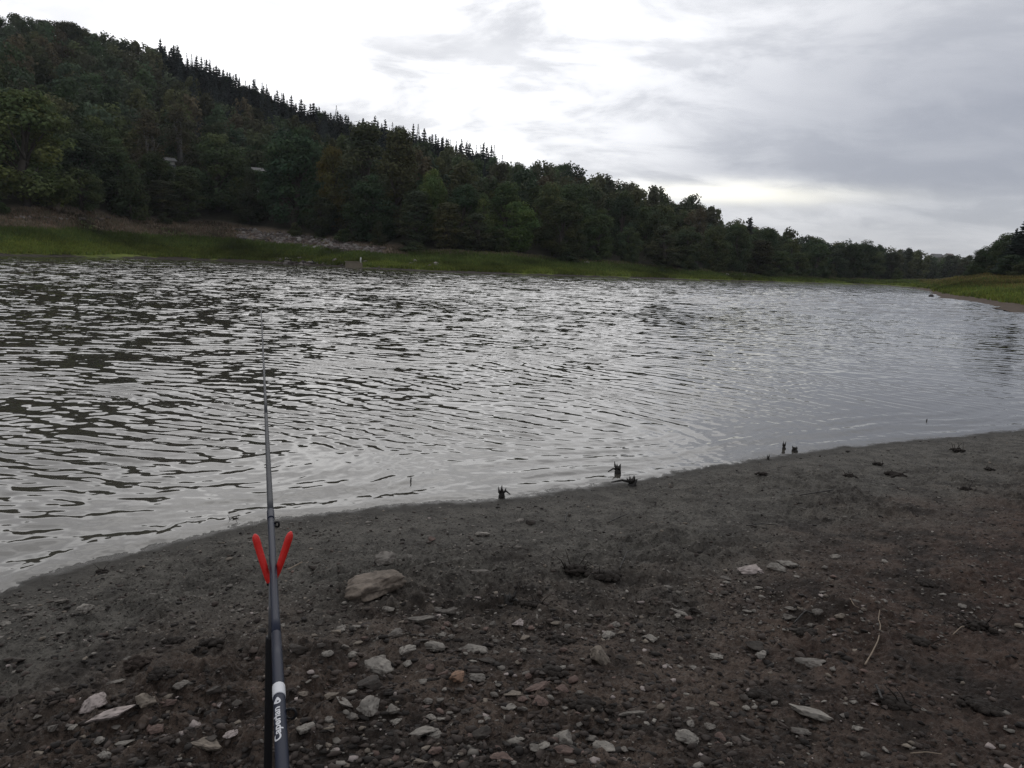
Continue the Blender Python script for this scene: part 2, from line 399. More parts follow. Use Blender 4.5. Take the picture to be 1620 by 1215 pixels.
# ---- near beach
def build_beach():
    az = np.concatenate([np.linspace(-math.pi, -0.72, 60)[:-1], np.linspace(-0.72, 0.72, 760), np.linspace(0.72, math.pi, 60)[1:]])
    r = np.concatenate([[0.02, 0.3, 0.6, 0.8, 1.0], np.geomspace(1.15, 9, 560), np.geomspace(9, 60, 70)[1:]])
    A, Rr = np.meshgrid(az, r); x = Rr * np.sin(A); y = Rr * np.cos(A)
    z = beach_h(x, y); _, s = beach_base(x, y)
    me = make_mesh('muddy_shore', np.stack([x, y, z], -1).reshape(-1, 3), grid_faces(len(r), len(az)), smooth=True, extra={'landward': s.ravel()})
    mt, nt, b = new_mat('shore_mud'); N = nt.nodes; L = nt.links
    at = N.new('ShaderNodeAttribute'); at.attribute_name = 'landward'
    ge = N.new('ShaderNodeNewGeometry')
    def noise(scale, detail=6, rough=0.6):
        n = N.new('ShaderNodeTexNoise'); n.inputs['Scale'].default_value = scale; n.inputs['Detail'].default_value = detail; n.inputs['Roughness'].default_value = rough
        L.new(ge.outputs['Position'], n.inputs['Vector']); return n.outputs['Fac']
    def mr(x_, a, b_, c=0.0, d=1.0):
        n = N.new('ShaderNodeMapRange'); n.interpolation_type = 'SMOOTHSTEP'; L.new(x_, n.inputs[0])
        for i, q in enumerate((a, b_, c, d)): n.inputs[i + 1].default_value = q
        return n.outputs[0]
    def mix(f, a, b_, mode='MIX'):
        n = N.new('ShaderNodeMix'); n.data_type = 'RGBA'; n.blend_type = mode
        if isinstance(f, float): n.inputs[0].default_value = f
        else: L.new(f, n.inputs[0])
        for i, q in ((6, a), (7, b_)):
            if isinstance(q, tuple): n.inputs[i].default_value = (*q, 1)
            else: L.new(q, n.inputs[i])
        return n.outputs[2]
    def mth(op, a, b_):
        n = N.new('ShaderNodeMath'); n.operation = op
        for i, q in enumerate((a, b_)):
            if isinstance(q, float): n.inputs[i].default_value = q
            else: L.new(q, n.inputs[i])
        return n.outputs[0]
    s_ = mth('ADD', at.outputs['Fac'], mth('MULTIPLY', mth('SUBTRACT', noise(1.4, 4), 0.5), 1.6))
    grey = mix(mr(noise(9, 8), 0.35, 0.65), (0.061, 0.056, 0.047), (0.126, 0.116, 0.098))
    brown = mix(mr(noise(6, 9), 0.35, 0.65), (0.041, 0.0275, 0.020), (0.112, 0.080, 0.060))
    c = mix(mr(s_, 0.9, 2.2), grey, brown)
    grain = noise(85, 5, 0.75)                       # coarse grit
    c = mix(mr(grain, 0.53, 0.64, 0.0, 0.55), c, (0.15, 0.135, 0.117))
    c = mix(mr(grain, 0.36, 0.47, 0.9, 0.0), c, (0.014, 0.012, 0.010))
    g2 = noise(34, 5, 0.75)
    c = mix(mr(g2, 0.54, 0.66, 0.0, 0.45), c, (0.135, 0.122, 0.105))
    c = mix(mr(g2, 0.34, 0.45, 0.7, 0.0), c, (0.016, 0.013, 0.011))
    sepx = N.new('ShaderNodeSeparateXYZ'); L.new(ge.outputs['Position'], sepx.inputs[0])
    c = mix(mth('MULTIPLY', mr(mth('ADD', sepx.outputs[0], mth('MULTIPLY', noise(1.1, 4), 1.6)), 0.8, 3.0, 0.0, 0.5), mr(s_, 1.2, 2.6)), c, mix(mr(noise(30, 6), 0.4, 0.6), (0.036, 0.021, 0.016), (0.088, 0.052, 0.040)))
    blot = noise(3.6, 7, 0.65)
    c = mix(mth('MULTIPLY', mr(blot, 0.50, 0.60, 0.0, 0.72), mr(s_, 0.4, 1.6)), c, (0.019, 0.015, 0.012))
    wet = mr(at.outputs['Fac'], 0.0, 0.30, 0.95, 0.0)
    c = mix(wet, c, (0.034, 0.031, 0.026))
    L.new(c, b.inputs['Base Color'])
    L.new(mr(at.outputs['Fac'], 0.0, 0.09, 0.2, 0.85), b.inputs['Roughness'])
    b.inputs['Specular IOR Level'].default_value = 0.25
    bp = N.new('ShaderNodeBump'); bp.inputs['Distance'].default_value = 0.014
    L.new(mr(at.outputs['Fac'], 0.0, 0.25, 0.35, 0.95), bp.inputs['Strength'])
    hh = mth('ADD', mth('MULTIPLY', noise(150, 4, 0.7), 0.6), noise(45, 6, 0.7))
    L.new(hh, bp.inputs['Height']); L.new(bp.outputs[0], b.inputs['Normal'])
    tag(link('muddy_shore', me, mt), 'dark muddy foreshore sloping down to the lake', 'ground', kind='structure')
build_beach()

# ---- water
def build_water():
    az = np.concatenate([np.linspace(-1.5, -0.66, 50)[:-1], np.linspace(-0.66, 0.66, 800), np.linspace(0.66, 1.5, 50)[1:]])
    r = np.concatenate([[1.5], np.geomspace(2.4, 160, 1400), np.geomspace(160, 2500, 50)[1:]])
    A, Rr = np.meshgrid(az, r); x = (Rr * np.sin(A)).ravel(); y = (Rr * np.cos(A)).ravel(); rr = Rr.ravel()
    _, s = beach_base(x, y)
    off = -s                                        # metres out from the near waterline
    rg = np.random.default_rng(5)
    wx = x + 0.35 * perlin(x * 0.5, y * 0.5, 101); wy = y + 0.35 * perlin(x * 0.5 + 40, y * 0.5, 102)
    def band(ang, spread, lam, lspread, n, slope):
        z = 0
        for _ in range(n):
            a = math.radians(ang + rg.normal() * spread); lm = lam * math.exp(rg.normal() * lspread); k = 2 * math.pi / lm
            amp = slope / k * math.sqrt(2.0 / n)
            ph = k * (wx * math.sin(a) + wy * math.cos(a)) + rg.uniform(0, 6.28)
            fade = 1 - sstep(rr, lm * 70, lm * 130)
            z = z + amp * np.sin(ph) * fade
        return z
    lf = 1 - 0.70 * sstep(x - 0.12 * y, -1.5, 3.2)                # the left side lies more open to the wind
    lf = lf + (1.15 - lf) * sstep(rr, 14, 50)
    def arcs(lam, lspread, n, slope, sp):
        z = 0                                       # curved fronts bending round towards the shore
        for _ in range(n):
            ox, oy = -4.6 + rg.normal() * sp, 2.6 + rg.normal() * sp; lm = lam * math.exp(rg.normal() * lspread); k = 2 * math.pi / lm
            D = np.hypot(wx - ox, wy - oy) + 0.030 * np.maximum(x, 0) ** 2 * 0.5
            z = z + slope / k * math.sqrt(2.0 / n) * np.sin(k * D + rg.uniform(0, 6.28)) * (1 - sstep(rr, lm * 70, lm * 130))
        return z
    m1 = 0.82 + 0.45 * sstep(perlin(x * 0.22, y * 0.22, 103), -0.5, 0.6)
    m2 = 0.78 + 0.5 * sstep(perlin(x * 0.3 + 9, y * 0.3, 104), -0.5, 0.6)
    far_ = sstep(rr, 12, 35); m1 = m1 + (1.05 - m1) * far_; m2 = m2 + (1.05 - m2) * far_
    A_ = arcs(0.25, 0.16, 10, 0.060, 0.8) * m1 + arcs(0.13, 0.2, 14, 0.052, 1.1) * m2
    B_ = band(10, 16, 0.26, 0.25, 12, 0.026) * m2 + band(-4, 20, 0.085, 0.25, 16, 0.045) * m1 + band(14, 14, 0.45, 0.25, 12, 0.055) * sstep(rr, 8, 16) + band(12, 16, 0.8, 0.3, 14, 0.075) * sstep(rr, 12, 40)
    C_ = band(-32, 8, 0.26, 0.2, 8, 0.032) + band(-30, 14, 0.09, 0.2, 12, 0.034)
    nr = sstep(off, 0.15, 1.7)
    z = (A_ + B_) * (0.22 + 0.78 * nr) * lf + C_ * (0.9 - 0.55 * nr) * sstep(off, -0.1, 0.5)
    # last low ripples running up the mud, parallel with the waterline
    z = z + 0.0045 * np.sin(off * 17 + 2.5 * perlin(x * 0.8, y * 0.8, 105)) * np.exp(-np.maximum(off, 0) / 0.5) * sstep(off, -0.15, 0.1)
    z = z * sstep(off, -0.3, 0.15) * 1.0
    me = make_mesh('lake', np.stack([x, y, z], -1), grid_faces(len(r), len(az)), smooth=True, extra={'offshore': off, 'open': lf})
    mt, nt, b = new_mat('lake_water'); N = nt.nodes; L = nt.links
    ge = N.new('ShaderNodeNewGeometry')
    def ripple(scale, stretch, rot, detail, rough=0.5):
        mp = N.new('ShaderNodeMapping'); mp.inputs['Rotation'].default_value = (0, 0, math.radians(rot)); mp.inputs['Scale'].default_value = (stretch, 1, 1)
        L.new(ge.outputs['Position'], mp.inputs[0])
        n = N.new('ShaderNodeTexNoise'); n.inputs['Scale'].default_value = scale; n.inputs['Detail'].default_value = detail; n.inputs['Roughness'].default_value = rough
        L.new(mp.outputs[0], n.inputs['Vector'])
        v = N.new('ShaderNodeVectorMath'); v.operation = 'SUBTRACT'; L.new(n.outputs['Color'], v.inputs[0]); v.inputs[1].default_value = (0.5, 0.5, 0.5)
        return v.outputs[0]
    def scale(v, s):
        n = N.new('ShaderNodeVectorMath'); n.operation = 'SCALE'; L.new(v, n.inputs[0])
        if isinstance(s, float): n.inputs['Scale'].default_value = s
        else: L.new(s, n.inputs['Scale'])
        return n.outputs[0]
    def add(a, c):
        n = N.new('ShaderNodeVectorMath'); n.operation = 'ADD'; L.new(a, n.inputs[0]); L.new(c, n.inputs[1]); return n.outputs[0]
    at = N.new('ShaderNodeAttribute'); at.attribute_name = 'offshore'
    ao = N.new('ShaderNodeAttribute'); ao.attribute_name = 'open'
    def mr(x_, a, b_, c, d):
        n = N.new('ShaderNodeMapRange'); n.interpolation_type = 'SMOOTHSTEP'; L.new(x_, n.inputs[0])
        for i, q in enumerate((a, b_, c, d)): n.inputs[i + 1].default_value = q
        return n.outputs[0]
    def mul(a, c):
        n = N.new('ShaderNodeMath'); n.operation = 'MULTIPLY'
        for i, q in enumerate((a, c)):
            if isinstance(q, float): n.inputs[i].default_value = q
            else: L.new(q, n.inputs[i])
        return n.outputs[0]
    s1 = scale(ripple(2.2, 0.5, 25, 3), mul(mr(at.outputs['Fac'], 10, 40, 0.0, 0.75), ao.outputs['Fac']))
    s2 = scale(ripple(6.5, 0.6, 10, 3), mul(mr(at.outputs['Fac'], 0.6, 7, 0.06, 0.50), ao.outputs['Fac']))
    s3 = scale(ripple(0.7, 0.5, 30, 3), mul(mr(at.outputs['Fac'], 20, 80, 0.0, 0.45), ao.outputs['Fac']))
    sv = add(add(s1, s2), s3)
    fl = N.new('ShaderNodeVectorMath'); fl.operation = 'MULTIPLY'; L.new(sv, fl.inputs[0]); fl.inputs[1].default_value = (0.75, 1.0, 0)
    nn = N.new('ShaderNodeVectorMath'); nn.operation = 'NORMALIZE'; L.new(add(ge.outputs['Normal'], fl.outputs[0]), nn.inputs[0])
    L.new(nn.outputs[0], b.inputs['Normal'])
    b.inputs['Base Color'].default_value = (0.055, 0.050, 0.041, 1); b.inputs['Roughness'].default_value = 0.03
    b.inputs['IOR'].default_value = 1.333
    tag(link('lake_water', me, mt), 'rippled grey lake water', 'water', kind='structure')
build_water()

# ------------------------------------------------------------------ trees
def quads(C, Nrm, size, rg, aspect=1.0):
    """leaf-clump faces at C facing roughly Nrm"""
    n = len(C); Nrm = Nrm / (np.linalg.norm(Nrm, axis=1)[:, None] + 1e-9)
    h = rg.normal(size=(n, 3)); a = np.cross(Nrm, h); a /= np.linalg.norm(a, axis=1)[:, None] + 1e-9; b = np.cross(Nrm, a)
    s = size[:, None]
    j = lambda: rg.uniform(0.55, 1.2, (n, 1))
    V = np.stack([C - a * s * j(), C - b * s * aspect * j(), C + a * s * j(), C + b * s * aspect * j()], 1)
    return V.reshape(-1, 3), np.arange(n * 4).reshape(-1, 4)
def broadleaf(seed, H=12.0, Wd=8.0, base=0.05, nclump=70, per=165, leaf=0.165, col=(0.070, 0.092, 0.044), droop=0.0, shape='round', vary=0.35):
    """crown and trunk of a broadleaf tree of height H and width Wd standing at the origin"""
    rg = np.random.default_rng(seed)
    V, Fc, Cc = [], [], []; o = 0; limbs = []
    zc0 = H * base
    for i in range(nclump):
        t = rg.uniform(0, 1) ** 0.9
        if shape == 'round': prof = math.sin(math.pi * (0.12 + 0.83 * t)) ** 0.65
        elif shape == 'tall': prof = (0.55 + 0.45 * math.sin(math.pi * min(1, t * 1.15))) * (1 - t ** 3 * 0.75)
        else: prof = (1 - t) ** 0.55 * (0.5 + 0.5 * min(1, t * 5))            # 'low' bush
        ang = rg.uniform(0, 2 * math.pi); rad = Wd / 2 * prof * math.sqrt(rg.uniform(0.08, 1)) * 0.82
        cs = Wd * (rg.uniform(0.10, 0.19) if shape != 'tall' else rg.uniform(0.10, 0.30))
        z = zc0 + (H - zc0 - cs * 0.8) * t
        c = np.array([rad * math.cos(ang), rad * math.sin(ang), z])
        tone = rg.uniform(1 - vary * 0.75, 1 + vary * 0.75); hue = rg.uniform(-0.12, 0.12)
        n = max(12, int(per * (cs / (Wd * (0.145 if shape != 'tall' else 0.2))) ** 2 * rg.uniform(0.7, 1.2)))
        d = rg.normal(size=(n, 3)); d /= np.linalg.norm(d, axis=1)[:, None]
        rr = cs * rg.uniform(0.35, 1.12, n) ** 0.7
        pts = c + d * rr[:, None] * np.array([1, 1, 0.8]) ; pts[:, 2] -= droop * rg.uniform(0, 1, n) * np.hypot(pts[:, 0], pts[:, 1])
        pts[:, 2] = np.maximum(pts[:, 2], 0.15)
        nv = d + rg.normal(size=(n, 3)) * 0.38 + np.array([0, 0, 0.30])
        v, f = quads(pts, nv, leaf * rg.uniform(0.6, 1.3, n), rg)
        lc = np.array(col) * tone * np.array([1 + hue, 1, 1 - hue]) * rg.uniform(0.75, 1.25, (n, 1))
        V.append(v); Fc.append(f + o); o += len(v); Cc.append(np.repeat(lc, 4, 0))
        if rg.uniform() < 0.42: limbs.append(c)
    crown = make_mesh('crown', np.concatenate(V), np.concatenate(Fc), np.concatenate(Cc))
    R = 0.022 * H
    parts = [tube([(0, 0, -0.6), (0.02 * H * rg.normal(), 0.02 * H * rg.normal(), H * 0.3), (0.02 * H * rg.normal(), 0.02 * H * rg.normal(), H * 0.62), (0, 0, H * 0.86)], [R * 1.25, R, R * 0.6, R * 0.15], 7)]
    for c in limbs:
        z0 = max(H * 0.12, c[2] * 0.55); md = np.array([c[0] * 0.45, c[1] * 0.45, (z0 + c[2]) / 2 - 0.02 * H])
        parts.append(tube([(0, 0, z0), md, c], [R * 0.42, R * 0.28, R * 0.08], 5))
    v, q, t3 = join(parts)
    trunk = make_mesh('trunk', v, [q, t3], smooth=True)
    return crown, trunk
def conifer(seed, H=16.0, Wd=5.0, tiers=17, col=(0.042, 0.058, 0.044), pine=False, trunk_in=False, fat=1.0):
    rg = np.random.default_rng(seed); V, Fc, Cc = [], [], []; o = 0
    z0 = H * (0.45 if pine else 0.08)
    for i in range(tiers):
        t = (i + 0.3) / tiers; z = z0 + (H - z0) * t
        prof = (1 - t) ** 1.0 if not pine else (0.55 + 0.45 * math.sin(math.pi * min(1, t * 1.25))) * (1 - t ** 4)
        L = Wd / 2 * prof * rg.uniform(0.75, 1.15) + 0.07
        nb = 7 + int(6 * (1 - t))
        for k in range(nb):
            a = 2 * math.pi * (k + rg.uniform(-0.4, 0.4)) / nb; l = L * rg.uniform(0.6, 1.15)
            dr = rg.uniform(0.05, 0.4) * l * (0.3 if pine else 1)
            m_ = 7 if pine else 6
            s = (np.arange(m_) + 0.6) / m_
            pts = np.stack([np.cos(a) * l * s, np.sin(a) * l * s, z - dr * s + rg.normal(size=m_) * 0.12], -1)
            if pine: pts += rg.normal(size=pts.shape) * 0.3
            nv = np.tile([0, 0, 1.0], (m_, 1)) + rg.normal(size=(m_, 3)) * 0.55
            sz = (0.34 if pine else 0.08 + 0.40 * (1 - t)) * rg.uniform(0.6, 1.3, m_) * fat
            v, f = quads(pts, nv, sz, rg)
            lc = np.array(col) * rg.uniform(0.65, 1.35) * rg.uniform(0.8, 1.2, (m_, 1))
            V.append(v); Fc.append(f + o); o += len(v); Cc.append(np.repeat(lc, 4, 0))
    n = 14
    zs = np.linspace(H * 0.9, H * 1.01, n); v, f = quads(np.stack([rg.normal(size=n) * 0.06, rg.normal(size=n) * 0.06, zs], -1), rg.normal(size=(n, 3)) * np.array([1, 1, 0.2]), np.full(n, 0.2), rg)
    V.append(v); Fc.append(f + o); o += len(v); Cc.append(np.tile(np.array(col), (n * 4, 1)))
    R = 0.013 * H + 0.03
    tv, tq, tt = tube([(0, 0, -0.6), (0, 0, H * 0.5), (0, 0, H * 0.98)], [R, R * 0.6, R * 0.1], 6)
    if trunk_in:
        V.append(tv); Fc.append(tq + o); Cc.append(np.tile([0.05, 0.042, 0.035], (len(tv), 1)))
        return make_mesh('conifer', np.concatenate(V), np.concatenate(Fc), np.concatenate(Cc)), None
    return make_mesh('crown', np.concatenate(V), np.concatenate(Fc), np.concatenate(Cc)), make_mesh('trunk', tv, [tq, tt], smooth=True)

PROTO = {'round': [broadleaf(100 + i) for i in range(5)],
         'tall': [broadleaf(120 + i, 14, 5.0, 0.05, 64, 125, 0.155, (0.076, 0.086, 0.046), 0.12, 'tall') for i in range(3)],
         'birch': [broadleaf(130 + i, 13, 4.6, 0.12, 52, 80, 0.13, (0.092, 0.088, 0.050), 0.25, 'tall', 0.3) for i in range(2)],
         'bush': [broadleaf(140 + i, 4.0, 4.6, 0.02, 34, 110, 0.12, (0.072, 0.090, 0.042), 0.0, 'low') for i in range(3)],
         'spruce': [conifer(150 + i, tiers=22, fat=1.7) for i in range(2)], 'pine': [conifer(160 + i, 14, 6, 13, (0.048, 0.058, 0.046), True) for i in range(2)]}
PH = {'round': (12, 8), 'tall': (14, 5), 'birch': (13, 4.6), 'bush': (4, 4.6), 'spruce': (16, 5), 'pine': (14, 6)}
NAMES = {'round': 'broadleaf_tree', 'tall': 'slender_tree', 'birch': 'birch_tree', 'bush': 'bush', 'spruce': 'spruce_tree', 'pine': 'pine_tree'}
CATS = {'round': 'tree', 'tall': 'tree', 'birch': 'tree', 'bush': 'bush', 'spruce': 'tree', 'pine': 'tree'}
TREES = []
def tree(kind, x, y, H, Wd, label, group=None, tint=(1, 1, 1), variant=None, zoff=0.0):
    v = PROTO[kind]; crown, trunk = v[(variant if variant is not None else rng.integers(len(v))) % len(v)]
    z = float(far_z(np.array(x), np.array(y))[0])
    e = bpy.data.objects.new(NAMES[kind], None); COL.objects.link(e)
    e.location = (x, y, z + zoff); e.rotation_euler = (0, 0, rng.uniform(0, 6.28))
    h0, w0 = PH[kind]; e.scale = (Wd / w0, Wd / w0, H / h0)
    tag(e, label, CATS[kind], group)
    c = link('crown', crown, M_LEAF, e); c.color = (*tint, 1)
    link('trunk', trunk, M_BIRCH if kind == 'birch' else M_BARK, e)
    TREES.append((x, y, Wd))
    return e
def foot_at(u, v=420):
    d = ray(u, v); a = math.atan2(d[0], d[1]); return a, float(np.interp(a, FOOT[:, 0], FOOT[:, 1])), float(np.interp(a, CREST[:, 0], CREST[:, 1]))
def tree_px(kind, u, vtop, wpx, dr, label, group=None, tint=(1, 1, 1), variant=None, r=None):
    """tree whose top shows at (u, vtop), standing dr metres behind the foot of the wood (or at range r)"""
    rr = r if r is not None else foot_at(u)[1] + dr
    for _ in range(3):
        P = at_range(u, vtop, rr)
    z = float(far_z(P[0], P[1])[0]); H = max(1.0, P[2] - z)
    return tree(kind, P[0], P[1], H, wpx * rr / F_PX, label, group, tint, variant)

# the trees one can tell apart, from left to right
tree_px('round', 36, 138, 138, 4, 'large pale olive bushy tree standing in front of the dark wood', tint=(1.5, 1.4, 1.05), variant=0)
tree_px('round', 128, 205, 95, 9, 'dark crown beside the large pale olive bushy tree', tint=(0.75, 0.8, 0.9), variant=1)
tree_px('birch', 232, 170, 58, 16, 'thin brownish birch with see-through crown in the middle of the left wood', tint=(0.95, 0.85, 0.9), variant=0)
tree_px('birch', 280, 160, 50, 22, 'second thin birch with a pale trunk, just above the pale roof in the trees', tint=(0.85, 0.82, 0.85), variant=1)
tree_px('round', 183, 218, 80, 7, 'mid green tree between the dark crown and the thin brownish birch', tint=(0.9, 0.95, 0.85), variant=2)
tree_px('bush', 205, 262, 70, 0, 'tall dark thicket at the edge of the brown bank below the thin birches', tint=(0.7, 0.75, 0.7))
tree_px('round', 345, 208, 96, 8, 'wide green tree left of the pale second roof in the wood', tint=(0.95, 1.0, 0.9), variant=3)
tree_px('round', 468, 196, 112, 6, 'big bluish green round tree right of the second pale roof', tint=(0.72, 0.92, 0.95), variant=4)
tree_px('round', 528, 226, 62, 9, 'yellowing tree with orange leaves beside the tall grey-green trees', tint=(1.6, 1.1, 0.75), variant=1)
tree_px('tall', 578, 183, 84, 14, 'tallest grey-green tree breaking the skyline above the rubble slope', tint=(0.92, 0.95, 0.95), variant=0)
tree_px('tall', 630, 197, 76, 9, 'tall drooping olive tree right of the tallest grey-green one', tint=(1.05, 0.98, 0.9), variant=1)
tree_px('round', 590, 275, 90, 3, 'dark low tree in front of the tall grey-green trees', tint=(0.62, 0.75, 0.75), variant=2)
tree_px('round', 684, 264, 56, 10, 'light green crown below the spruce tops on the ridge', tint=(1.5, 1.6, 1.1), variant=3)
tree_px('round', 736, 290, 66, 7, 'dark tree between the light green crown and the bright green tree', tint=(0.75, 0.85, 0.85), variant=0)
tree_px('tall', 766, 304, 34, 4, 'narrow green tree beside the bright green bushy tree', tint=(1.3, 1.5, 1.1), variant=2)
tree_px('round', 820, 316, 78, 3, 'bright green bushy tree at the edge of the bank meadow', tint=(1.3, 1.5, 0.95), variant=4)
tree_px('round', 905, 288, 82, 12, 'grey-green rounded tree right of the bright green bushy tree', tint=(0.9, 0.98, 0.95), variant=1)
tree_px('tall', 912, 352, 40, 2, 'small slim tree growing alone at the edge of the meadow', tint=(0.95, 1.05, 0.9), variant=0)
tree_px('round', 996, 358, 48, 3, 'small pale grey-green tree low at the edge of the wood', tint=(1.05, 1.1, 1.1), variant=2)
tree_px('pine', 1187, 346, 30, 0, 'tall dark pine rising above the lower wood on the skyline', r=215, variant=0, tint=(0.8, 0.8, 0.85))
tree_px('spruce', 1293, 375, 20, 0, 'pointed spruce standing above the falling treeline', r=290, variant=0, tint=(0.9, 0.9, 0.95))
tree_px('pine', 1438, 393, 24, 0, 'lone flat-topped pine above the distant dark wood at the end of the lake', r=440, variant=1, tint=(0.9, 0.9, 1))
# the right bank
tree_px('round', 1565, 388, 40, 0, 'loose green tree at the tip of the wood on the right bank', r=150, tint=(0.8, 0.85, 0.8), variant=3)
tree_px('tall', 1580, 382, 24, 0, 'thin airy tree beside the tip of the right bank wood', r=147, tint=(0.75, 0.85, 0.8), variant=0)
tree_px('tall', 1596, 380, 26, 0, 'slim tree right of the thin airy one on the right bank', r=142, tint=(0.75, 0.85, 0.8), variant=1)
tree_px('spruce', 1609, 362, 44, 0, 'dark spruce on the right bank, half cut by the picture edge', r=138, tint=(0.75, 0.8, 0.8), variant=1)
tree_px('spruce', 1624, 344, 56, 0, 'tallest dark spruce on the right bank', r=134, tint=(0.75, 0.8, 0.8), variant=0)
tree_px('round', 1604, 402, 44, 0, 'broad dark tree filling in below the spruces of the right bank', r=131, tint=(0.6, 0.68, 0.65), variant=0)
for i, (u, vt, w, r) in enumerate(((1548, 422, 22, 162), (1558, 416, 26, 150), (1572, 418, 30, 142), (1590, 416, 30, 136), (1612, 418, 32, 128), (1530, 430, 20, 170), (1640, 392, 40, 128), (1670, 372, 60, 130), (1710, 366, 60, 126), (1750, 366, 60, 122))):
    tree_px('bush' if vt > 405 else 'round', u, vt, w, 0, 'dark green shrub in the thicket along the foot of the right bank wood', 'thicket along the right bank', (0.7, 0.75, 0.65) if i % 2 else (0.85, 0.8, 0.75), r=r)
for u, vt, w, r, lab in ((1549, 405, 36, 158, 'lowest dark broadleaf crown where the right bank wood begins'), (1585, 380, 50, 150, 'full dark broadleaf tree in the middle of the right bank wood'),
                         (1602, 366, 54, 146, 'tall full broadleaf tree behind the dark spruces of the right bank')):
    tree_px('round', u, vt, w, 0, lab, tint=(0.72, 0.8, 0.75), r=r)
# free-standing bushes on the meadow edge
for u, vt, w, dr, lab in ((938, 398, 34, -1, 'rounded bush at the meadow edge beside the small slim tree'), (1048, 420, 14, -9, 'small dark bush alone on the grassy bank'),
                          (545, 360, 44, -1, 'low dark bush at the top of the rubble slope'), (1222, 424, 22, -1, 'pale bush at the waterside edge of the lower wood')):
    tree_px('bush', u, vt, w, dr, lab, tint=(0.8, 0.9, 0.8))

COTT = [(267, 250, 9, 168), (408, 266, 13, 168)]
tree_px('round', 262, 253.5, 62, 0, 'green tree hiding all but the roof of the left cabin', r=160, tint=(0.85, 0.9, 0.85), variant=2)
tree_px('round', 412, 268.5, 60, 0, 'green tree hiding all but the roof of the right cabin', r=160, tint=(0.8, 0.9, 0.8), variant=0)
tree_px('tall', 396, 264, 26, 0, 'slim dark tree against the left end of the right cabin', r=158, tint=(0.8, 0.85, 0.8), variant=1)
def clear_of_roofs(u, v, wpx, r):
    for (cu, cv, cw, cr) in COTT:
        if abs(u - cu) < wpx * 0.40 + cw / 2 and r < cr + 2 and v < cv + 0.5: return False
    return True
# rows of the wood: every trunk its own tree, the front rows and the crest
def row_tree(u, r, kind, H, Wd, label, group, tint):
    d = ray(u, 400); a = math.atan2(d[0], d[1]); x, y = r * math.sin(a), r * math.cos(a)
    z = float(far_z(np.array(x), np.array(y))[0]); pu, pv = project((x, y, z + H))
    if not clear_of_roofs(pu, pv, Wd * F_PX / r, r): return
    for tx, ty, tw in TREES[:46]:
        if (tx - x) ** 2 + (ty - y) ** 2 < (0.30 * (tw + Wd)) ** 2: return
    tree(kind, x, y, H, Wd, label, group, tint)
def rtint(b=1.0):
    g = rng.uniform(0.58, 1.32) * b
    return (g * rng.uniform(0.85, 1.15), g, g * rng.uniform(0.8, 1.1))
u = -70.0
while u < 1430:
    a, rb, rc = foot_at(u)
    h = np.interp(u, [0, 300, 500, 700, 900, 1100, 1300, 1430], [8.5, 8, 8, 8, 8, 8.5, 8.5, 8])
    row_tree(u, rb + rng.uniform(0.5, 4), 'round' if rng.uniform() < 0.8 else 'tall', h * rng.uniform(0.7, 1.2), rng.uniform(5.5, 8.5),
             'dark green broadleaf tree in the close front row along the foot of the hill', 'front row of the far bank wood', rtint(0.9))
    if rng.uniform() < 0.7:
        row_tree(u + rng.uniform(-12, 12), rb + rng.uniform(-2.0, 0.3), 'bush', rng.uniform(1.6, 4.2), rng.uniform(3, 5.5), 'leafy undergrowth bush spilling from the wood onto the far bank', 'bushes along the far bank wood', rtint(0.85))
    u += rng.uniform(0.75, 1.2) * 5.2 * F_PX / rb
for k, (d0, d1, st) in enumerate(((8, 16, 6.5), (19, 30, 8.0))):
    u = -60.0
    while u < 1400:
        a, rb, rc = foot_at(u); r = rb + rng.uniform(d0, d1)
        kind = 'round' if rng.uniform() < 0.78 else ('tall' if rng.uniform() < 0.6 else 'birch')
        if r < rc - 12:
            row_tree(u, r, kind, rng.uniform(9.0, 12.5), rng.uniform(6.5, 9) * (0.65 if kind != 'round' else 1),
                     'broadleaf tree whose crown shows behind the front row of the far bank wood', 'second rows of the far bank wood', rtint())
        u += rng.uniform(0.75, 1.25) * st * F_PX / r
# crest of the hill: dark conifers closing over a lower row of the same kind, then rounded broadleaf crowns
RIDGE = [conifer(170 + i, 16, 5.6, 19, (0.034, 0.044, 0.040), False, True, 1.75)[0] for i in range(5)]
def ridge_conifer(u, r, H, Wd):
    d = ray(u, 250); a = math.atan2(d[0], d[1]); x, y = r * math.sin(a), r * math.cos(a)
    z = float(far_z(np.array(x), np.array(y))[0])
    o = link('conifer', RIDGE[rng.integers(5)], M_LEAF, None, (x, y, z), (0, 0, rng.uniform(0, 6.28)), (Wd / 5.2, Wd / 5.2, H / 16)); o.color = (*rtint(0.9), 1)
    tag(o, 'dark spruce in the jagged row of conifers along the hill crest', 'tree', 'conifers along the hill crest')
for (u0, u1, st) in ((258, 700, 5.5), (700, 778, 5.0)):
    u = u0
    while u < u1:
        a, rb, rc = foot_at(u, 250)
        ridge_conifer(u, rc + rng.uniform(-16, 6), rng.uniform(13.2, 16.4) , rng.uniform(6.5, 10.5)); u += rng.uniform(0.4, 1.25) * st
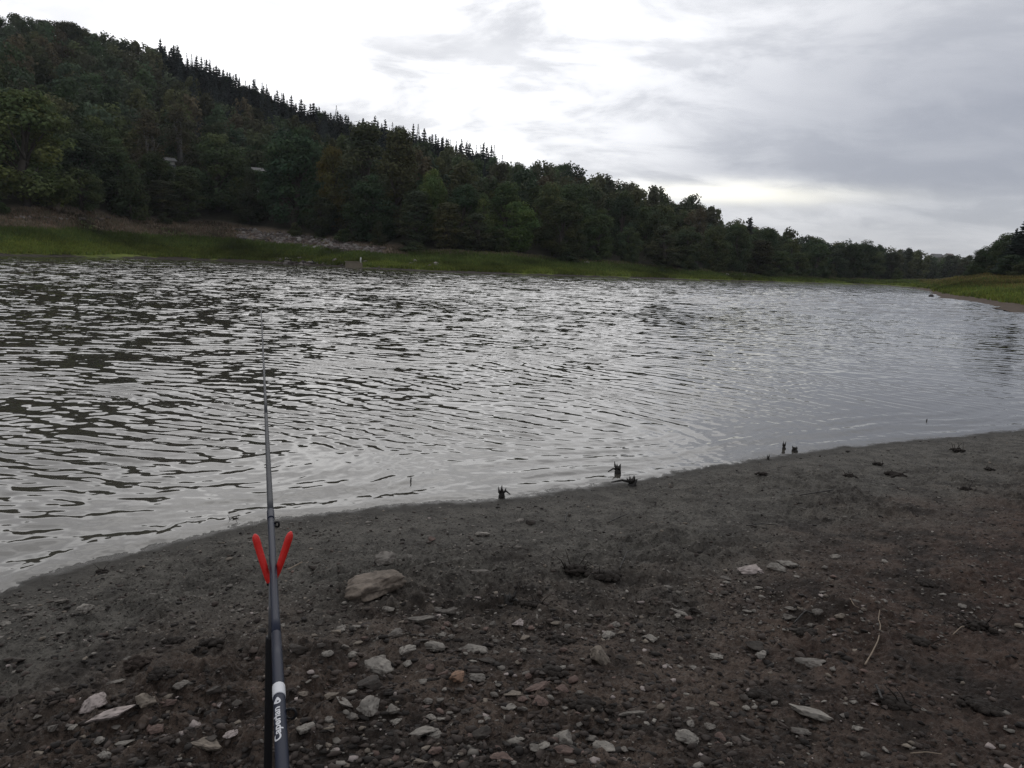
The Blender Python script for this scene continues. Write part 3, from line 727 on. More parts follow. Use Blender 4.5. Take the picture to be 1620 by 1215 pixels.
for (u0, u1, st) in ((-60, 262, 22), (265, 772, 15), (772, 1160, 22), (1160, 1420, 20)):
    u = u0
    while u < u1:
        a, rb, rc = foot_at(u, 300); h = np.interp(u, [0, 800, 1000, 1200, 1420], [13, 13, 12, 11, 10]) * rng.uniform(0.85, 1.1)
        d = ray(u, 300 if u > 300 else 80); a = math.atan2(d[0], d[1]); r = rc + rng.uniform(-7, 3)
        tree('round' if rng.uniform() < 0.86 else 'tall', r * math.sin(a), r * math.cos(a), h, rng.uniform(7, 10.5), 'rounded broadleaf crown along the top edge of the wood against the sky', 'broadleaf trees along the crest', rtint(0.85) if not 265 <= u < 772 else rtint(0.5))
        u += rng.uniform(0.7, 1.25) * st

# the rest of the wood on the slope: one mass
def build_forest():
    rg = np.random.default_rng(77); Cs = []
    pa, pr = [], []
    for _ in range(5200):
        a = rg.uniform(-0.80, 0.68); rb = np.interp(a, FOOT[:, 0], FOOT[:, 1]); rc = np.interp(a, CREST[:, 0], CREST[:, 1])
        px = CX + F_PX * math.tan(a)
        r = math.sqrt(rg.uniform((rb + 22 if px < 1440 else max(rb + 40, 330.0)) ** 2, (rc + 8) ** 2)); pa.append(a); pr.append(r)
    pa = np.array(pa); pr = np.array(pr); X = pr * np.sin(pa); Y = pr * np.cos(pa)
    keep = []; cell = {}
    for i in range(len(X)):
        if math.hypot(X[i] - KNOLL[0], Y[i] - KNOLL[1]) < 48: continue
        k = (int(X[i] // 6), int(Y[i] // 6)); ok = True
        for dx in (-1, 0, 1):
            for dy in (-1, 0, 1):
                for j in cell.get((k[0] + dx, k[1] + dy), ()):
                    if (X[i] - X[j]) ** 2 + (Y[i] - Y[j]) ** 2 < 5.4 ** 2: ok = False
        if ok: cell.setdefault(k, []).append(i); keep.append(i)
    T = []
    for kind, H, Wd in (('r', 12, 8.5), ('r', 12, 7.5), ('r', 12, 9), ('t', 13, 5.5), ('c', 15, 5.0)):
        n = 1240 if kind != 'c' else 800
        rgk = np.random.default_rng(200 + len(T)); pts, nv, tone = [], [], []
        if kind == 'c':
            t = rgk.uniform(0.05, 1, n) ; L = Wd / 2 * (1 - t) * np.sqrt(rgk.uniform(0.15, 1, n)) + 0.04; an = rgk.uniform(0, 6.28, n)
            pts = np.stack([L * np.cos(an), L * np.sin(an), H * t], -1); nv = np.tile([0, 0, 1.0], (n, 1)) + rgk.normal(size=(n, 3)) * 0.6; tone = rgk.uniform(0.7, 1.3, n)
        else:
            nc = 28; m_ = n // nc
            for _ in range(nc):
                tt = rgk.uniform(0, 1) ; prof = math.sin(math.pi * (0.12 + 0.82 * tt)) ** 0.65 if kind == 'r' else 1 - tt ** 3 * 0.7
                an = rgk.uniform(0, 6.28); rad = Wd / 2 * prof * math.sqrt(rgk.uniform(0.1, 1)) * 0.8; cs = Wd * rgk.uniform(0.12, 0.2)
                d = rgk.normal(size=(m_, 3)); d /= np.linalg.norm(d, axis=1)[:, None]
                pts.append(np.array([rad * math.cos(an), rad * math.sin(an), 1.2 + (H - 1.2 - cs * 0.8) * tt]) + d * cs * rgk.uniform(0.4, 1.1, (m_, 1)))
                nv.append(d + rgk.normal(size=(m_, 3)) * 0.38 + np.array([0, 0, 0.3])); tone.append(np.full(m_, rgk.uniform(0.75, 1.28)))
            pts = np.concatenate(pts); nv = np.concatenate(nv); tone = np.concatenate(tone)
        v, f = quads(pts, nv, rgk.uniform(0.22, 0.46, len(pts)) * (np.clip(1.25 - pts[:, 2] / H, 0.25, 1) if kind == 'c' else 1.0), rgk); T.append((kind, v, f, np.repeat(tone * rgk.uniform(0.8, 1.2, len(pts)), 4)))
    Vs, Fs, Cc = [], [], []; o = 0; nt_ = 0
    for i in keep:
        x, y, r = X[i], Y[i], pr[i]; z = float(far_z(x, y)[0]); px = CX + F_PX * math.tan(pa[i])
        rb = np.interp(pa[i], FOOT[:, 0], FOOT[:, 1]); rc = np.interp(pa[i], CREST[:, 0], CREST[:, 1])
        t = (r - rb) / (rc - rb)
        con = (px > 255 and px < 790 and rg.uniform() < sstep(t, 0.5, 0.8)) or (px < 800 and rg.uniform() < 0.04)
        kd = 4 if con else int(rg.choice([0, 1, 2, 3], p=[0.3, 0.3, 0.25, 0.15]))
        kind, v, f, tn = T[kd]
        hs = rg.uniform(0.75, 1.15) * (np.interp(px, [1000, 1300, 1420, 1470], [1.0, 0.95, 0.85, 0.72])); 
        pu, pv = project((x, y, z + 12 * hs))
        if not clear_of_roofs(pu, pv, 8 * F_PX / r, r): continue
        a = rg.uniform(0, 6.28); ws = rg.uniform(0.8, 1.15); ca, sa = math.cos(a) * ws, math.sin(a) * ws
        vv = np.stack([v[:, 0] * ca - v[:, 1] * sa + x, v[:, 0] * sa + v[:, 1] * ca + y, v[:, 2] * hs + z], -1)
        g = rg.uniform(0.55, 1.35); base = np.array([0.034, 0.044, 0.040]) if kd == 4 else np.array([0.062 * rg.uniform(0.8, 1.3), 0.080, 0.042 * rg.uniform(0.8, 1.2)])
        if rg.uniform() < 0.05 and kd < 4: base = np.array([0.095, 0.080, 0.048])
        Vs.append(vv); Fs.append(f + o); o += len(vv); Cc.append(tn[:, None] * base * g); nt_ += 1
    print('forest trees', nt_)
    me = make_mesh('forest', np.concatenate(Vs), np.concatenate(Fs), np.concatenate(Cc))
    tag(link('forest', me, M_FOREST), 'dense dark mixed wood covering the hillside above the far bank', 'forest', kind='stuff')
build_forest()

# ---- grass, dry weeds and rubble on the far bank
def build_bank_cover():
    rg = np.random.default_rng(31)
    def scatter(n, a0, a1, f0, f1, h0, h1, cols, blades=3, wide=0.10, thin=None):
        a = rg.uniform(a0, a1, n); f = rg.uniform(f0, f1, n)
        r0 = far_r0(a); rb = np.interp(a, FOOT[:, 0], FOOT[:, 1]); r = r0 + (rb - r0) * f
        x = r * np.sin(a); y = r * np.cos(a); n1 = fbm(x * 0.10, y * 0.10, 4, 91)
        if thin is not None: k = thin(f, n1, x, y); x, y, f, n1 = x[k], y[k], f[k], n1[k]
        z = far_z(x, y)[0]; k = z > 0.22; x, y, z, n1 = x[k], y[k], z[k], n1[k]; n = len(x)
        tone = np.asarray(cols)[rg.integers(len(cols), size=n)] * rg.uniform(0.7, 1.3, (n, 1)) * np.clip(0.9 + 0.75 * n1[:, None], 0.4, 1.3)
        V, C = [], []
        for b in range(blades):
            th = rg.uniform(0, 6.28, n); h = rg.uniform(h0, h1, n); ox, oy = rg.normal(size=(2, n)) * 0.22
            dx, dy = np.cos(th) * wide, np.sin(th) * wide; lx, ly = rg.normal(size=(2, n)) * 0.35 * h
            p = np.stack([x + ox, y + oy, z - 0.05], -1)
            V.append(np.stack([p - np.stack([dx, dy, 0 * dx], -1), p + np.stack([dx, dy, 0 * dx], -1), p + np.stack([lx, ly, h], -1)], 1)); C.append(np.repeat(tone, 3, 0))
        V = np.concatenate(V).reshape(-1, 3); C = np.concatenate(C); return V, C
    def mk(name, sets, label, cat):
        V = np.concatenate([s[0] for s in sets]); C = np.concatenate([s[1] for s in sets])
        tag(link(name, make_mesh(name, V, np.arange(len(V)).reshape(-1, 3), C), M_GRASS), label, cat, kind='stuff')
    g1 = [(0.136, 0.165, 0.036), (0.155, 0.172, 0.038), (0.110, 0.150, 0.034)]; g2 = [(0.080, 0.116, 0.032), (0.102, 0.126, 0.034)]
    br = [(0.190, 0.135, 0.092), (0.175, 0.140, 0.100), (0.120, 0.110, 0.070)]; st = [(0.165, 0.125, 0.046), (0.12, 0.12, 0.036)]
    aL = math.atan2(-1100, F_PX); aM = math.atan2(640 - CX, F_PX); aR = math.atan2(1440 - CX, F_PX); aE = math.atan2(1150, F_PX)
    mk('grass', [scatter(26000, aL, aM, 0.10, 0.45, 0.2, 0.55, g1), scatter(15000, aL, aM, 0.35, 0.64, 0.25, 0.7, g2),
                 scatter(22000, aM, aR, 0.10, 0.6, 0.2, 0.5, g1), scatter(14000, aM, aR, 0.4, 0.98, 0.25, 0.7, g2),
                 scatter(12000, aR, aE, 0.05, 0.55, 0.15, 0.45, g1), scatter(6000, aR, aE, 0.3, 0.8, 0.2, 0.5, g2)], 'short green grass growing along the far shore', 'grass')
    mk('dry_weeds', [scatter(9000, aL, aM, 0.62, 1.05, 0.2, 0.6, br, 3, 0.09, lambda f, n1, x, y: (np.arctan2(x, y) < math.atan2(375 - CX, F_PX)) | (np.arctan2(x, y) > math.atan2(615 - CX, F_PX)) & (f + 0.3 * n1 > 0.64) | (rg.uniform(size=len(x)) < 0.15)), scatter(3000, aM, aR, 0.85, 1.02, 0.25, 0.7, br), scatter(9000, aR, aE, 0.42, 1.0, 0.2, 0.55, st)],
       'reddish brown and straw coloured dry weeds along the upper bank', 'dry weeds')
    # pale broken stone on the slope
    P = []
    for (u0, u1, va, vb, n) in ((372, 470, 360, 392, 330), (440, 560, 368, 402, 620), (520, 606, 384, 404, 330), (20, 180, 342, 350, 60), (880, 960, 414, 424, 40), (430, 700, 408, 426, 170), (1130, 1200, 434, 441, 30)):
        P += [(rg.uniform(u0, u1), rg.uniform(0, 1), va, vb, u0, u1) for _ in range(n)]
    Vs, Fs, Cc = [], [], []; o = 0; V0, F0 = ico(1)
    for (u, t, va, vb, u0, u1) in P:
        k = (u - u0) / (u1 - u0); v = va + (vb - va) * (0.45 * k + 0.55 * t)
        a, rb, rc = foot_at(u, v)
        lo, hi = far_r0(a), rb + 2
        for _ in range(14):
            md = (lo + hi) / 2; Q = (md * math.sin(a), md * math.cos(a)); zz = float(far_z(Q[0], Q[1])[0])
            if project((Q[0], Q[1], zz))[1] > v: lo = md
            else: hi = md
        s = 0.10 + 0.30 * rg.uniform() ** 2.5
        vv = V0 * rg.uniform(0.6, 1.4, (len(V0), 1)) * np.array([s * rg.uniform(0.7, 2.0), s * rg.uniform(0.7, 1.8), s * rg.uniform(0.5, 1.0)]) + np.array([Q[0], Q[1], zz + s * 0.3])
        Vs.append(vv); Fs.append(F0 + o); o += len(vv)
        Cc.append(np.tile(np.array([(0.20, 0.175, 0.16), (0.15, 0.12, 0.105), (0.24, 0.22, 0.20), (0.10, 0.085, 0.075)][rg.integers(4)]) * rg.uniform(0.7, 1.2), (len(vv), 1)))
    tag(link('rubble', make_mesh('rubble', np.concatenate(Vs), np.concatenate(Fs), np.concatenate(Cc)), M_RUBBLE), 'pale broken stones strewn down the far bank slope', 'rubble', kind='stuff')
build_bank_cover()

# ---- buildings half hidden in the wood, landing block on the far shore
M_WALL = simple('pale_render', (0.55, 0.54, 0.50), 0.9, 0.2, vary=0.1, bscale=2)
M_ROOFP = simple('pale_roof_sheet', (0.13, 0.13, 0.125), 0.6, 0.3, vary=0.15, bscale=2)
M_ROOFD = simple('dull_roof', (0.22, 0.18, 0.17), 0.8, 0.2, vary=0.2, bscale=2)
M_PANE = simple('window_glass', (0.03, 0.035, 0.04), 0.1, 0.5)
def box_mesh(name, lo, hi, bevel=0.0):
    bm = bmesh.new(); bmesh.ops.create_cube(bm, size=1.0)
    for v in bm.verts: v.co = Vector([lo[i] + (hi[i] - lo[i]) * (v.co[i] + 0.5) for i in range(3)])
    if bevel: bmesh.ops.bevel(bm, geom=bm.edges[:], offset=bevel, segments=2, affect='EDGES')
    me = bpy.data.meshes.new(name); bm.to_mesh(me); bm.free(); return me
def house(name, P, w, d, h, rh, rz, roofmat, label, cat):
    e = bpy.data.objects.new(name, None); COL.objects.link(e); e.location = tuple(P); e.rotation_euler = (0, 0, rz); tag(e, label, cat)
    bm = bmesh.new()                                            # walls with gables
    pts = [(-w/2, -d/2, -1.5), (w/2, -d/2, -1.5), (w/2, d/2, -1.5), (-w/2, d/2, -1.5), (-w/2, -d/2, h), (w/2, -d/2, h), (w/2, d/2, h), (-w/2, d/2, h), (-w/2, 0, h + rh), (w/2, 0, h + rh)]
    vs = [bm.verts.new(p) for p in pts]
    for f in ((0, 1, 5, 4), (2, 3, 7, 6), (1, 2, 6, 9, 5), (3, 0, 4, 8, 7), (3, 2, 1, 0), (4, 5, 9, 8), (6, 7, 8, 9)): bm.faces.new([vs[i] for i in f])
    me = bpy.data.meshes.new('wall'); bm.to_mesh(me); bm.free(); link('wall', me, M_WALL, e)
    bm = bmesh.new(); o = 0.4; t = 0.14; up = 0.05
    for s in (-1, 1):
        k = rh / (d / 2); ye, ze = s * (d / 2 + o), h - k * o
        a = [(-w/2 - o, 0, h + rh + up), (w/2 + o, 0, h + rh + up), (w/2 + o, ye, ze + up), (-w/2 - o, ye, ze + up)]
        b1 = [bm.verts.new(p) for p in a]; b2 = [bm.verts.new((p[0], p[1], p[2] + t)) for p in a]
        bm.faces.new(b2 if s < 0 else b2[::-1]); bm.faces.new(b1[::-1] if s < 0 else b1)
        for i in range(4): bm.faces.new([b1[i], b1[(i + 1) % 4], b2[(i + 1) % 4], b2[i]])
    bmesh.ops.recalc_face_normals(bm, faces=bm.faces[:])
    me = bpy.data.meshes.new('roof'); bm.to_mesh(me); bm.free(); link('roof', me, roofmat, e)
    for i in range(3):
        x = (i - 1) * w * 0.3; link('window', box_mesh('window', (x - 0.5, -d / 2 - 0.03, h * 0.35), (x + 0.5, -d / 2 + 0.05, h * 0.75)), M_PANE, e)
for (u, v, wpx, r), lab in zip(COTT, ('small pale cabin roof peeking out of the trees below the thin birches', 'pale cabin with a light flat-looking roof showing left of the bluish green round tree')):
    P = at_range(u, v, r); w = wpx * r / F_PX; zg = P[2] - 3.2
    house('cabin', (P[0], P[1], zg), w * 1.1, 3.4, 2.5, 0.6, -math.atan2(P[0], P[1]) + 0.2, M_ROOFP, lab, 'cabin')
for (u, v, wpx, rot, rm, lab) in ((1482, 401.5, 13, 0.1, M_ROOFP, 'tiny pale house above the distant wood at the end of the lake'), (1502, 401, 11, 0.5, M_ROOFD, 'tiny duller-roofed house beside the pale one above the distant wood')):
    P = at_range(u, v, 470); house('house', (P[0], P[1], P[2] - 8.0), wpx * 470 / F_PX, 7, 5.5, 2.3, rot, rm, lab, 'house')
M_CONC = simple('old_concrete', (0.20, 0.17, 0.13), 0.9, 0.2, vary=0.25, bscale=3)
P = at_range(560, 421, float(far_r0(_azr(on_plane(560, 421))[0])) + 1.0); sc_ = math.hypot(P[0], P[1]) / F_PX
zz = float(far_z(P[0], P[1])[0])
e = bpy.data.objects.new('landing_block', None); COL.objects.link(e); e.location = (P[0], P[1], zz); e.rotation_euler = (0, 0, -math.atan2(P[0], P[1]) + 0.12)
tag(e, 'tan block with a short post at the water edge of the far bank', 'landing')
link('block', box_mesh('block', (-12.5 * sc_, -0.5, -0.3), (12 * sc_, 0.5, 8 * sc_), 0.03), M_CONC, e)
link('cap_slab', box_mesh('cap_slab', (-13.2 * sc_, -0.56, 8 * sc_ + 0.003), (7 * sc_, 0.56, 9.6 * sc_), 0.02), M_CONC, e)
v_, q_, t_ = tube([(10 * sc_, 0, 8 * sc_ - 0.05), (10 * sc_, 0, 12 * sc_), (10.3 * sc_, 0, 16 * sc_)], [0.11, 0.10, 0.09], 10); link('post', make_mesh('post', v_, [q_, t_]), M_WALL, e)
# driftwood heap beside it
def driftwood():
    rg = np.random.default_rng(3); parts = []
    P = at_range(488, 415, float(far_r0(_azr(on_plane(488, 419))[0])) + 1.5); z = float(far_z(P[0], P[1])[0])
    for i in range(16):
        c = np.array([rg.normal() * 1.6, rg.normal() * 0.8, 0.1 + rg.uniform(0, 0.25)]); a = rg.uniform(0, 3.14); l = rg.uniform(0.5, 1.3)
        d = np.array([math.cos(a), math.sin(a) * 0.6, rg.normal() * 0.25]) * l; parts.append(tube([c - d, c + rg.normal(size=3) * 0.1, c + d], [0.07, 0.06, 0.03], 6, jitter=0.2, seed=i))
    v, q, t = join(parts); tag(link('driftwood_heap', make_mesh('driftwood_heap', v, [q, t]), M_ROOT, None, (P[0], P[1], z)), 'low heap of dark driftwood at the far water edge below the rubble slope', 'driftwood')
driftwood()
P = on_plane(1473, 469.3)
V0, F0 = ico(2); V0 = V0 * (1 + 0.25 * perlin(V0[:, 0] * 1.3 + 3, V0[:, 1] * 1.3 + V0[:, 2], 5)[:, None]) * np.array([0.24, 0.2, 0.17])
tag(link('rock', make_mesh('rock', V0, F0, np.tile([0.06, 0.05, 0.045], (len(V0), 1)), True), M_STONE, None, (P[0], P[1], 0.06)), 'small dark rock alone in the water off the muddy spit on the right', 'rock')

# ------------------------------------------------------------------ stones on the shore
TONES = {'g': (0.150, 0.135, 0.116), 'p': (0.225, 0.205, 0.176), 'r': (0.130, 0.088, 0.072), 'o': (0.26, 0.160, 0.105), 'd': (0.058, 0.050, 0.042), 'k': (0.33, 0.28, 0.255), 't': (0.185, 0.155, 0.122), 'b': (0.150, 0.122, 0.096)}
def stone_mesh(seed, lx, ly, lz, tone, sub=3, facets=9, flat=False, cut=(0.38, 0.80)):
    rg = np.random.default_rng(seed); V, Fc = ico(sub)
    for _ in range(facets):
        nrm = rg.normal(size=3); nrm /= np.linalg.norm(nrm); dd = rg.uniform(*cut)
        ex = V @ nrm - dd; V = V - np.maximum(ex, 0)[:, None] * nrm * 0.93
    if flat:
        ex = V[:, 2] - 0.42; V[:, 2] -= np.maximum(ex, 0) * 0.85
    d = V / (np.linalg.norm(V, axis=1)[:, None] + 1e-9); s0 = seed * 1.7
    V = V * (1 + 0.16 * perlin(d[:, 0] * 1.6 + s0, d[:, 1] * 1.6 + d[:, 2] * 2.1, seed)[:, None] + 0.05 * perlin(d[:, 0] * 6 + s0, d[:, 1] * 6 + d[:, 2] * 5, seed + 1)[:, None])
    V = V / np.abs(V).max(0) * np.array([lx, ly, lz]) * 0.5
    base = np.array(TONES[tone]); n = perlin(d[:, 0] * 2.5 + s0, d[:, 1] * 2.5 + d[:, 2] * 2, seed + 5)
    col = base * (1 + 0.22 * n[:, None]) * rg.uniform(0.88, 1.12)
    mudk = sstep(perlin(d[:, 0] * 3.1 - s0, d[:, 1] * 3.1 + d[:, 2] * 3, seed + 9) + 0.5 * perlin(d[:, 0] * 9 - s0, d[:, 1] * 9 + d[:, 2] * 8, seed + 11) - 0.35 * d[:, 2], -0.05, 0.35)[:, None] * 0.8
    col = col * (1 - mudk) + np.array([0.050, 0.038, 0.031]) * mudk       # mud stuck on it
    return make_mesh('stone', V, Fc, col, smooth=True)
SMALL = 'small loose stone lying among many others on the dark mud'
# (x, y, width, height in photo pixels, tone, label or None)
STONES = [
 (592, 940, 92, 46, 'b', 'largest stone on the shore, a flat brown slab lying right of the fishing rod'),
 (607, 895, 36, 25, 'g', 'upright triangular grey stone just behind the largest flat slab'),
 (644, 886, 18, 13, 'g', 'small rounded stone beside the upright triangular one'),
 (497, 899, 30, 9, 'd', 'half buried flat dark stone right of the red rod rest'),
 (764, 908, 38, 6, 'g', 'long thin stone sliver flat on the mud above the bleached stone'),
 (762, 848, 24, 10, 'p', 'pale flat stone lying alone nearer to the water than the others'),
 (822, 825, 14, 5, 'p', None), (838, 829, 16, 10, 'd', None), (682, 856, 14, 9, 'r', None), (820, 867, 10, 5, 'g', None),
 (614, 967, 17, 11, 'p', None), (691, 969, 16, 9, 'g', None), (710, 972, 28, 12, 'g', 'angular grey stone with a dark gap beside it below and right of the largest slab'),
 (660, 983, 48, 9, 'g', 'bone-like long narrow grey stone below the largest slab'), (626, 1006, 25, 14, 'g', 'rounded grey stone right below the bone-like long one'),
 (674, 994, 14, 8, 'd', None), (669, 1015, 18, 7, 'd', None), (641, 1032, 30, 14, 'p', 'pale pointed stone under the rounded grey one, left of the blade-shaped one'),
 (688, 1031, 28, 21, 'p', 'pale blade-shaped stone tilted upward in the middle of the stone field'), (751, 1031, 44, 18, 'p', 'wide pale stone resting on a darker one right of the blade-shaped stone'),
 (768, 1046, 27, 9, 'd', None), (598, 1061, 40, 29, 'p', 'blocky pale grey stone with a dark hollow under its side'), (589, 1085, 42, 20, 'd', 'muddy dark stone below the blocky pale grey one'),
 (644, 1054, 14, 12, 'p', None), (725, 1073, 29, 21, 'o', 'orange-brown blocky stone, the most colourful in the stone field'), (751, 1074, 29, 14, 'g', 'grey stone touching the orange-brown blocky one'),
 (702, 1070, 18, 10, 'r', None), (473, 1029, 26, 16, 'd', 'dull rounded stone just right of the rod above its white band'), (517, 1040, 18, 11, 'p', None), (556, 1038, 15, 14, 'p', None), (546, 1026, 11, 10, 'g', None),
 (528, 1106, 29, 11, 't', None), (545, 1115, 30, 14, 'p', 'flat pale shard near the rod, overlapping its neighbours'), (583, 1125, 34, 27, 'p', 'angular light grey cobble below the blocky pale stone'),
 (558, 1136, 20, 13, 'g', None), (622, 1131, 21, 16, 'g', None), (625, 1144, 19, 9, 'p', None), (484, 1160, 26, 24, 'p', 'light grey cobble right beside the lettering of the rod'), (518, 1142, 16, 12, 'g', None),
 (666, 1164, 44, 25, 'p', 'long pale pointed stone slanting up at the bottom of the stone field'), (689, 1164, 20, 13, 'p', None), (682, 1140, 15, 10, 'p', None), (761, 1164, 32, 20, 'd', 'dark slanted stone in the lower middle'),
 (688, 1194, 20, 20, 'r', None), (703, 1095, 9, 7, 'p', None), (695, 1110, 13, 9, 'g', None), (663, 1206, 24, 8, 't', None), (629, 1191, 11, 10, 'g', None),
 (821, 988, 21, 12, 'k', 'small bleached pinkish white stone alone in the centre of the shore'), (962, 1007, 19, 14, 'p', None), (1029, 1014, 26, 12, 'p', 'neat pale oblong stone on bare mud right of the centre'),
 (949, 1042, 36, 31, 't', 'tan triangular stone with lumpy edges in the centre of the shore'), (980, 1043, 18, 10, 'd', None), (1099, 1060, 19, 8, 'p', None),
 (854, 1089, 46, 11, 'r', 'long flat reddish stone'), (906, 1081, 17, 16, 'r', None), (888, 1092, 21, 13, 'r', None), (811, 1100, 26, 11, 't', None), (826, 1109, 16, 12, 'r', None),
 (852, 1113, 26, 17, 'r', 'rounded brick-coloured stone beneath the long flat reddish one'), (803, 1122, 25, 12, 'p', None), (892, 1171, 38, 23, 'p', 'thick pale stone leaning down to the right near the lower edge'),
 (958, 1186, 36, 17, 'p', 'smooth oval grey stone near the lower edge'), (931, 1171, 23, 10, 'g', None), (847, 1190, 28, 14, 'g', 'slanting grey splinter stone left of the thick pale one'), (862, 1183, 18, 14, 'p', None), (822, 1172, 14, 8, 'p', None),
 (895, 1192, 34, 13, 'r', 'reddish flat stone beneath the thick pale one'), (902, 1206, 18, 7, 'p', None), (796, 1201, 36, 14, 'r', 'dull red flat stone at the lower edge'), (1000, 1131, 38, 12, 'g', 'curved grey flake with a dark hollow under it'),
 (1090, 1172, 38, 21, 'p', 'pale stone with a dark undercut, alone on bare mud'), (1093, 1147, 12, 10, 'p', None), (1074, 970, 26, 7, 'p', 'flat pale chip with a dark clod at its right end'), (1073, 983, 11, 7, 'p', None),
 (918, 1099, 12, 9, 'g', None), (801, 1138, 8, 8, 'p', None), (785, 1016, 12, 6, 'g', None), (829, 1031, 13, 6, 'p', None), (898, 992, 10, 7, 'g', None), (788, 1088, 10, 8, 'g', None), (770, 1140, 10, 6, 'p', None), (760, 1144, 9, 6, 'p', None),
 (1185, 905, 40, 20, 'k', 'pinkish white cracked stone next to the pair of flat stones'), (1229, 901, 27, 15, 'p', 'smaller stone of the flat pale pair'), (1248, 895, 38, 12, 'p', 'longer stone of the flat pale pair'),
 (1323, 882, 18, 9, 'p', None), (1150, 917, 18, 7, 'g', None), (1260, 915, 9, 6, 'p', None), (1200, 932, 12, 6, 'p', None), (1248, 967, 21, 10, 'g', None), (1247, 979, 18, 12, 'g', None), (1181, 969, 13, 5, 'p', None),
 (1267, 1000, 33, 10, 'd', 'dark flat stone above the large flat dark grey one'), (1282, 990, 12, 8, 'g', None), (1194, 1024, 25, 18, 'd', 'dark pyramid-like stone above a pale oval one'), (1204, 1040, 23, 14, 'p', 'pale oval stone below the dark pyramid-like one'), (1133, 1041, 20, 11, 'p', None),
 (1283, 1053, 42, 20, 'g', 'wide dull grey stone on the reddish mud right of the pale oval one'), (1285, 1132, 60, 22, 'p', 'broad pale wedge of stone, the largest on the right side of the shore'), (1264, 1158, 32, 14, 'g', 'flat dull stone just below the broad pale wedge'),
 (1179, 1122, 13, 8, 'p', None), (1194, 1121, 9, 9, 'p', None), (1124, 1152, 19, 11, 'g', None), (1356, 1155, 15, 12, 'p', None), (1176, 1108, 15, 12, 'd', None), (1318, 1062, 11, 10, 'p', None), (1274, 1105, 17, 5, 'p', None), (1334, 1135, 11, 7, 'g', None),
 (1368, 1197, 16, 12, 'g', None), (1141, 1170, 18, 10, 'r', None), (1400, 890, 11, 7, 'p', None), (1397, 952, 14, 7, 'p', None), (1388, 954, 8, 5, 'p', None), (1524, 961, 13, 7, 'p', None), (1536, 971, 8, 4, 'p', None), (1350, 1114, 12, 6, 'p', None), (1338, 1115, 9, 5, 'p', None),
 (133, 969, 25, 20, 'p', 'rounded pale stone alone on the left shore'), (97, 955, 19, 8, 'g', None), (48, 975, 21, 9, 'g', None), (9, 988, 17, 11, 'p', None), (45, 988, 8, 9, 'g', None), (95, 1006, 15, 6, 'g', None),
 (184, 1081, 27, 8, 'p', 'slim pale stone at the foot of the dark muddy mound'), (150, 1121, 42, 26, 'k', 'pinkish pale stone propped on the long lying one, left shore'), (178, 1133, 64, 21, 'k', 'long lying pinkish pale stone on the left shore'),
 (228, 1115, 30, 29, 't', 'upright tan stone right of the pinkish pale pair'), (82, 1155, 15, 12, 'g', None), (115, 1154, 13, 9, 'p', None), (156, 1176, 17, 15, 'p', None), (200, 1179, 29, 13, 'p', 'flat light stone near the lower left edge'), (167, 1198, 21, 12, 'p', None), (114, 1163, 15, 8, 'g', None),
 (267, 1115, 21, 13, 'r', None), (309, 1151, 18, 17, 'k', None), (327, 1184, 44, 19, 't', 'large tan diamond-shaped stone near the lower edge, left of the rod'), (367, 1178, 23, 12, 'k', None), (251, 1157, 25, 15, 'r', None), (340, 1096, 24, 17, 'd', None), (287, 1086, 21, 14, 'g', None), (335, 1170, 21, 12, 'd', None),
 (414, 1176, 9, 10, 'g', None), (376, 1127, 17, 12, 'd', None), (25, 1048, 24, 14, 'd', None),
]
def place_stone(i, u, v, w, h, tone, label):
    P = ground_hit(u, v); D = depth_of(P); sc = D / F_PX
    ga = np.linspace(0, 6.28, 9); gr = w * sc * 0.35; P[2] = max(P[2], float(np.mean(beach_h(P[0] + gr * np.cos(ga), P[1] + gr * np.sin(ga))))); dep = math.atan2(CAM_H - P[2], math.hypot(P[0], P[1]))
    rg = np.random.default_rng(1000 + i); lx = w * sc * (1.08 if w > 70 else 1.12); ar = h / w
    ly = lx * min(0.95, max(0.35, ar * 1.35)); lz = max(0.22 * lx, min(0.75 * lx, (h * sc - ly * math.sin(dep) * 0.55) / math.cos(dep) * 1.25))
    big = w >= 40
    if w > 70: lz *= 0.95; ly *= 1.15; i = 43
    me = stone_mesh(1000 + i, lx * 1.08, ly, lz, tone, 5 if w > 70 else (4 if w > 18 else 3), (12 if w > 70 else 16) if big else 11, flat=ar < 0.5 and not w > 70, cut=(0.60, 0.92) if w > 70 else (0.38, 0.80))
    o = link('stone', me, M_STONE, None, (P[0], P[1], P[2] + 0.17 * lz + 0.002), (rg.normal() * 0.12, rg.normal() * 0.12, -math.atan2(P[0], P[1]) + rg.normal() * 0.25))
    tag(o, label or SMALL, 'stone', None if label else 'small stones on the muddy shore')
for i, s in enumerate(STONES): place_stone(i, *s)
# more small ones that show among them
rg_ = np.random.default_rng(44)
for k in range(120):
    while True:
        u, v = (rg_.uniform(440, 1010), rg_.uniform(985, 1212)) if rg_.uniform() < 0.62 else ((rg_.uniform(40, 415), rg_.uniform(1110, 1212)) if rg_.uniform() < 0.5 else (rg_.uniform(1010, 1380), rg_.uniform(900, 1200)))
        if all(abs(u - s[0]) > s[2] * 0.62 + 5 or abs(v - s[1]) > s[3] * 0.7 + 4 for s in STONES): break
    w = rg_.uniform(7, 16); place_stone(500 + k, u, v, w, w * rg_.uniform(0.45, 0.8), 'ggpdrrtd'[rg_.integers(8)], None)

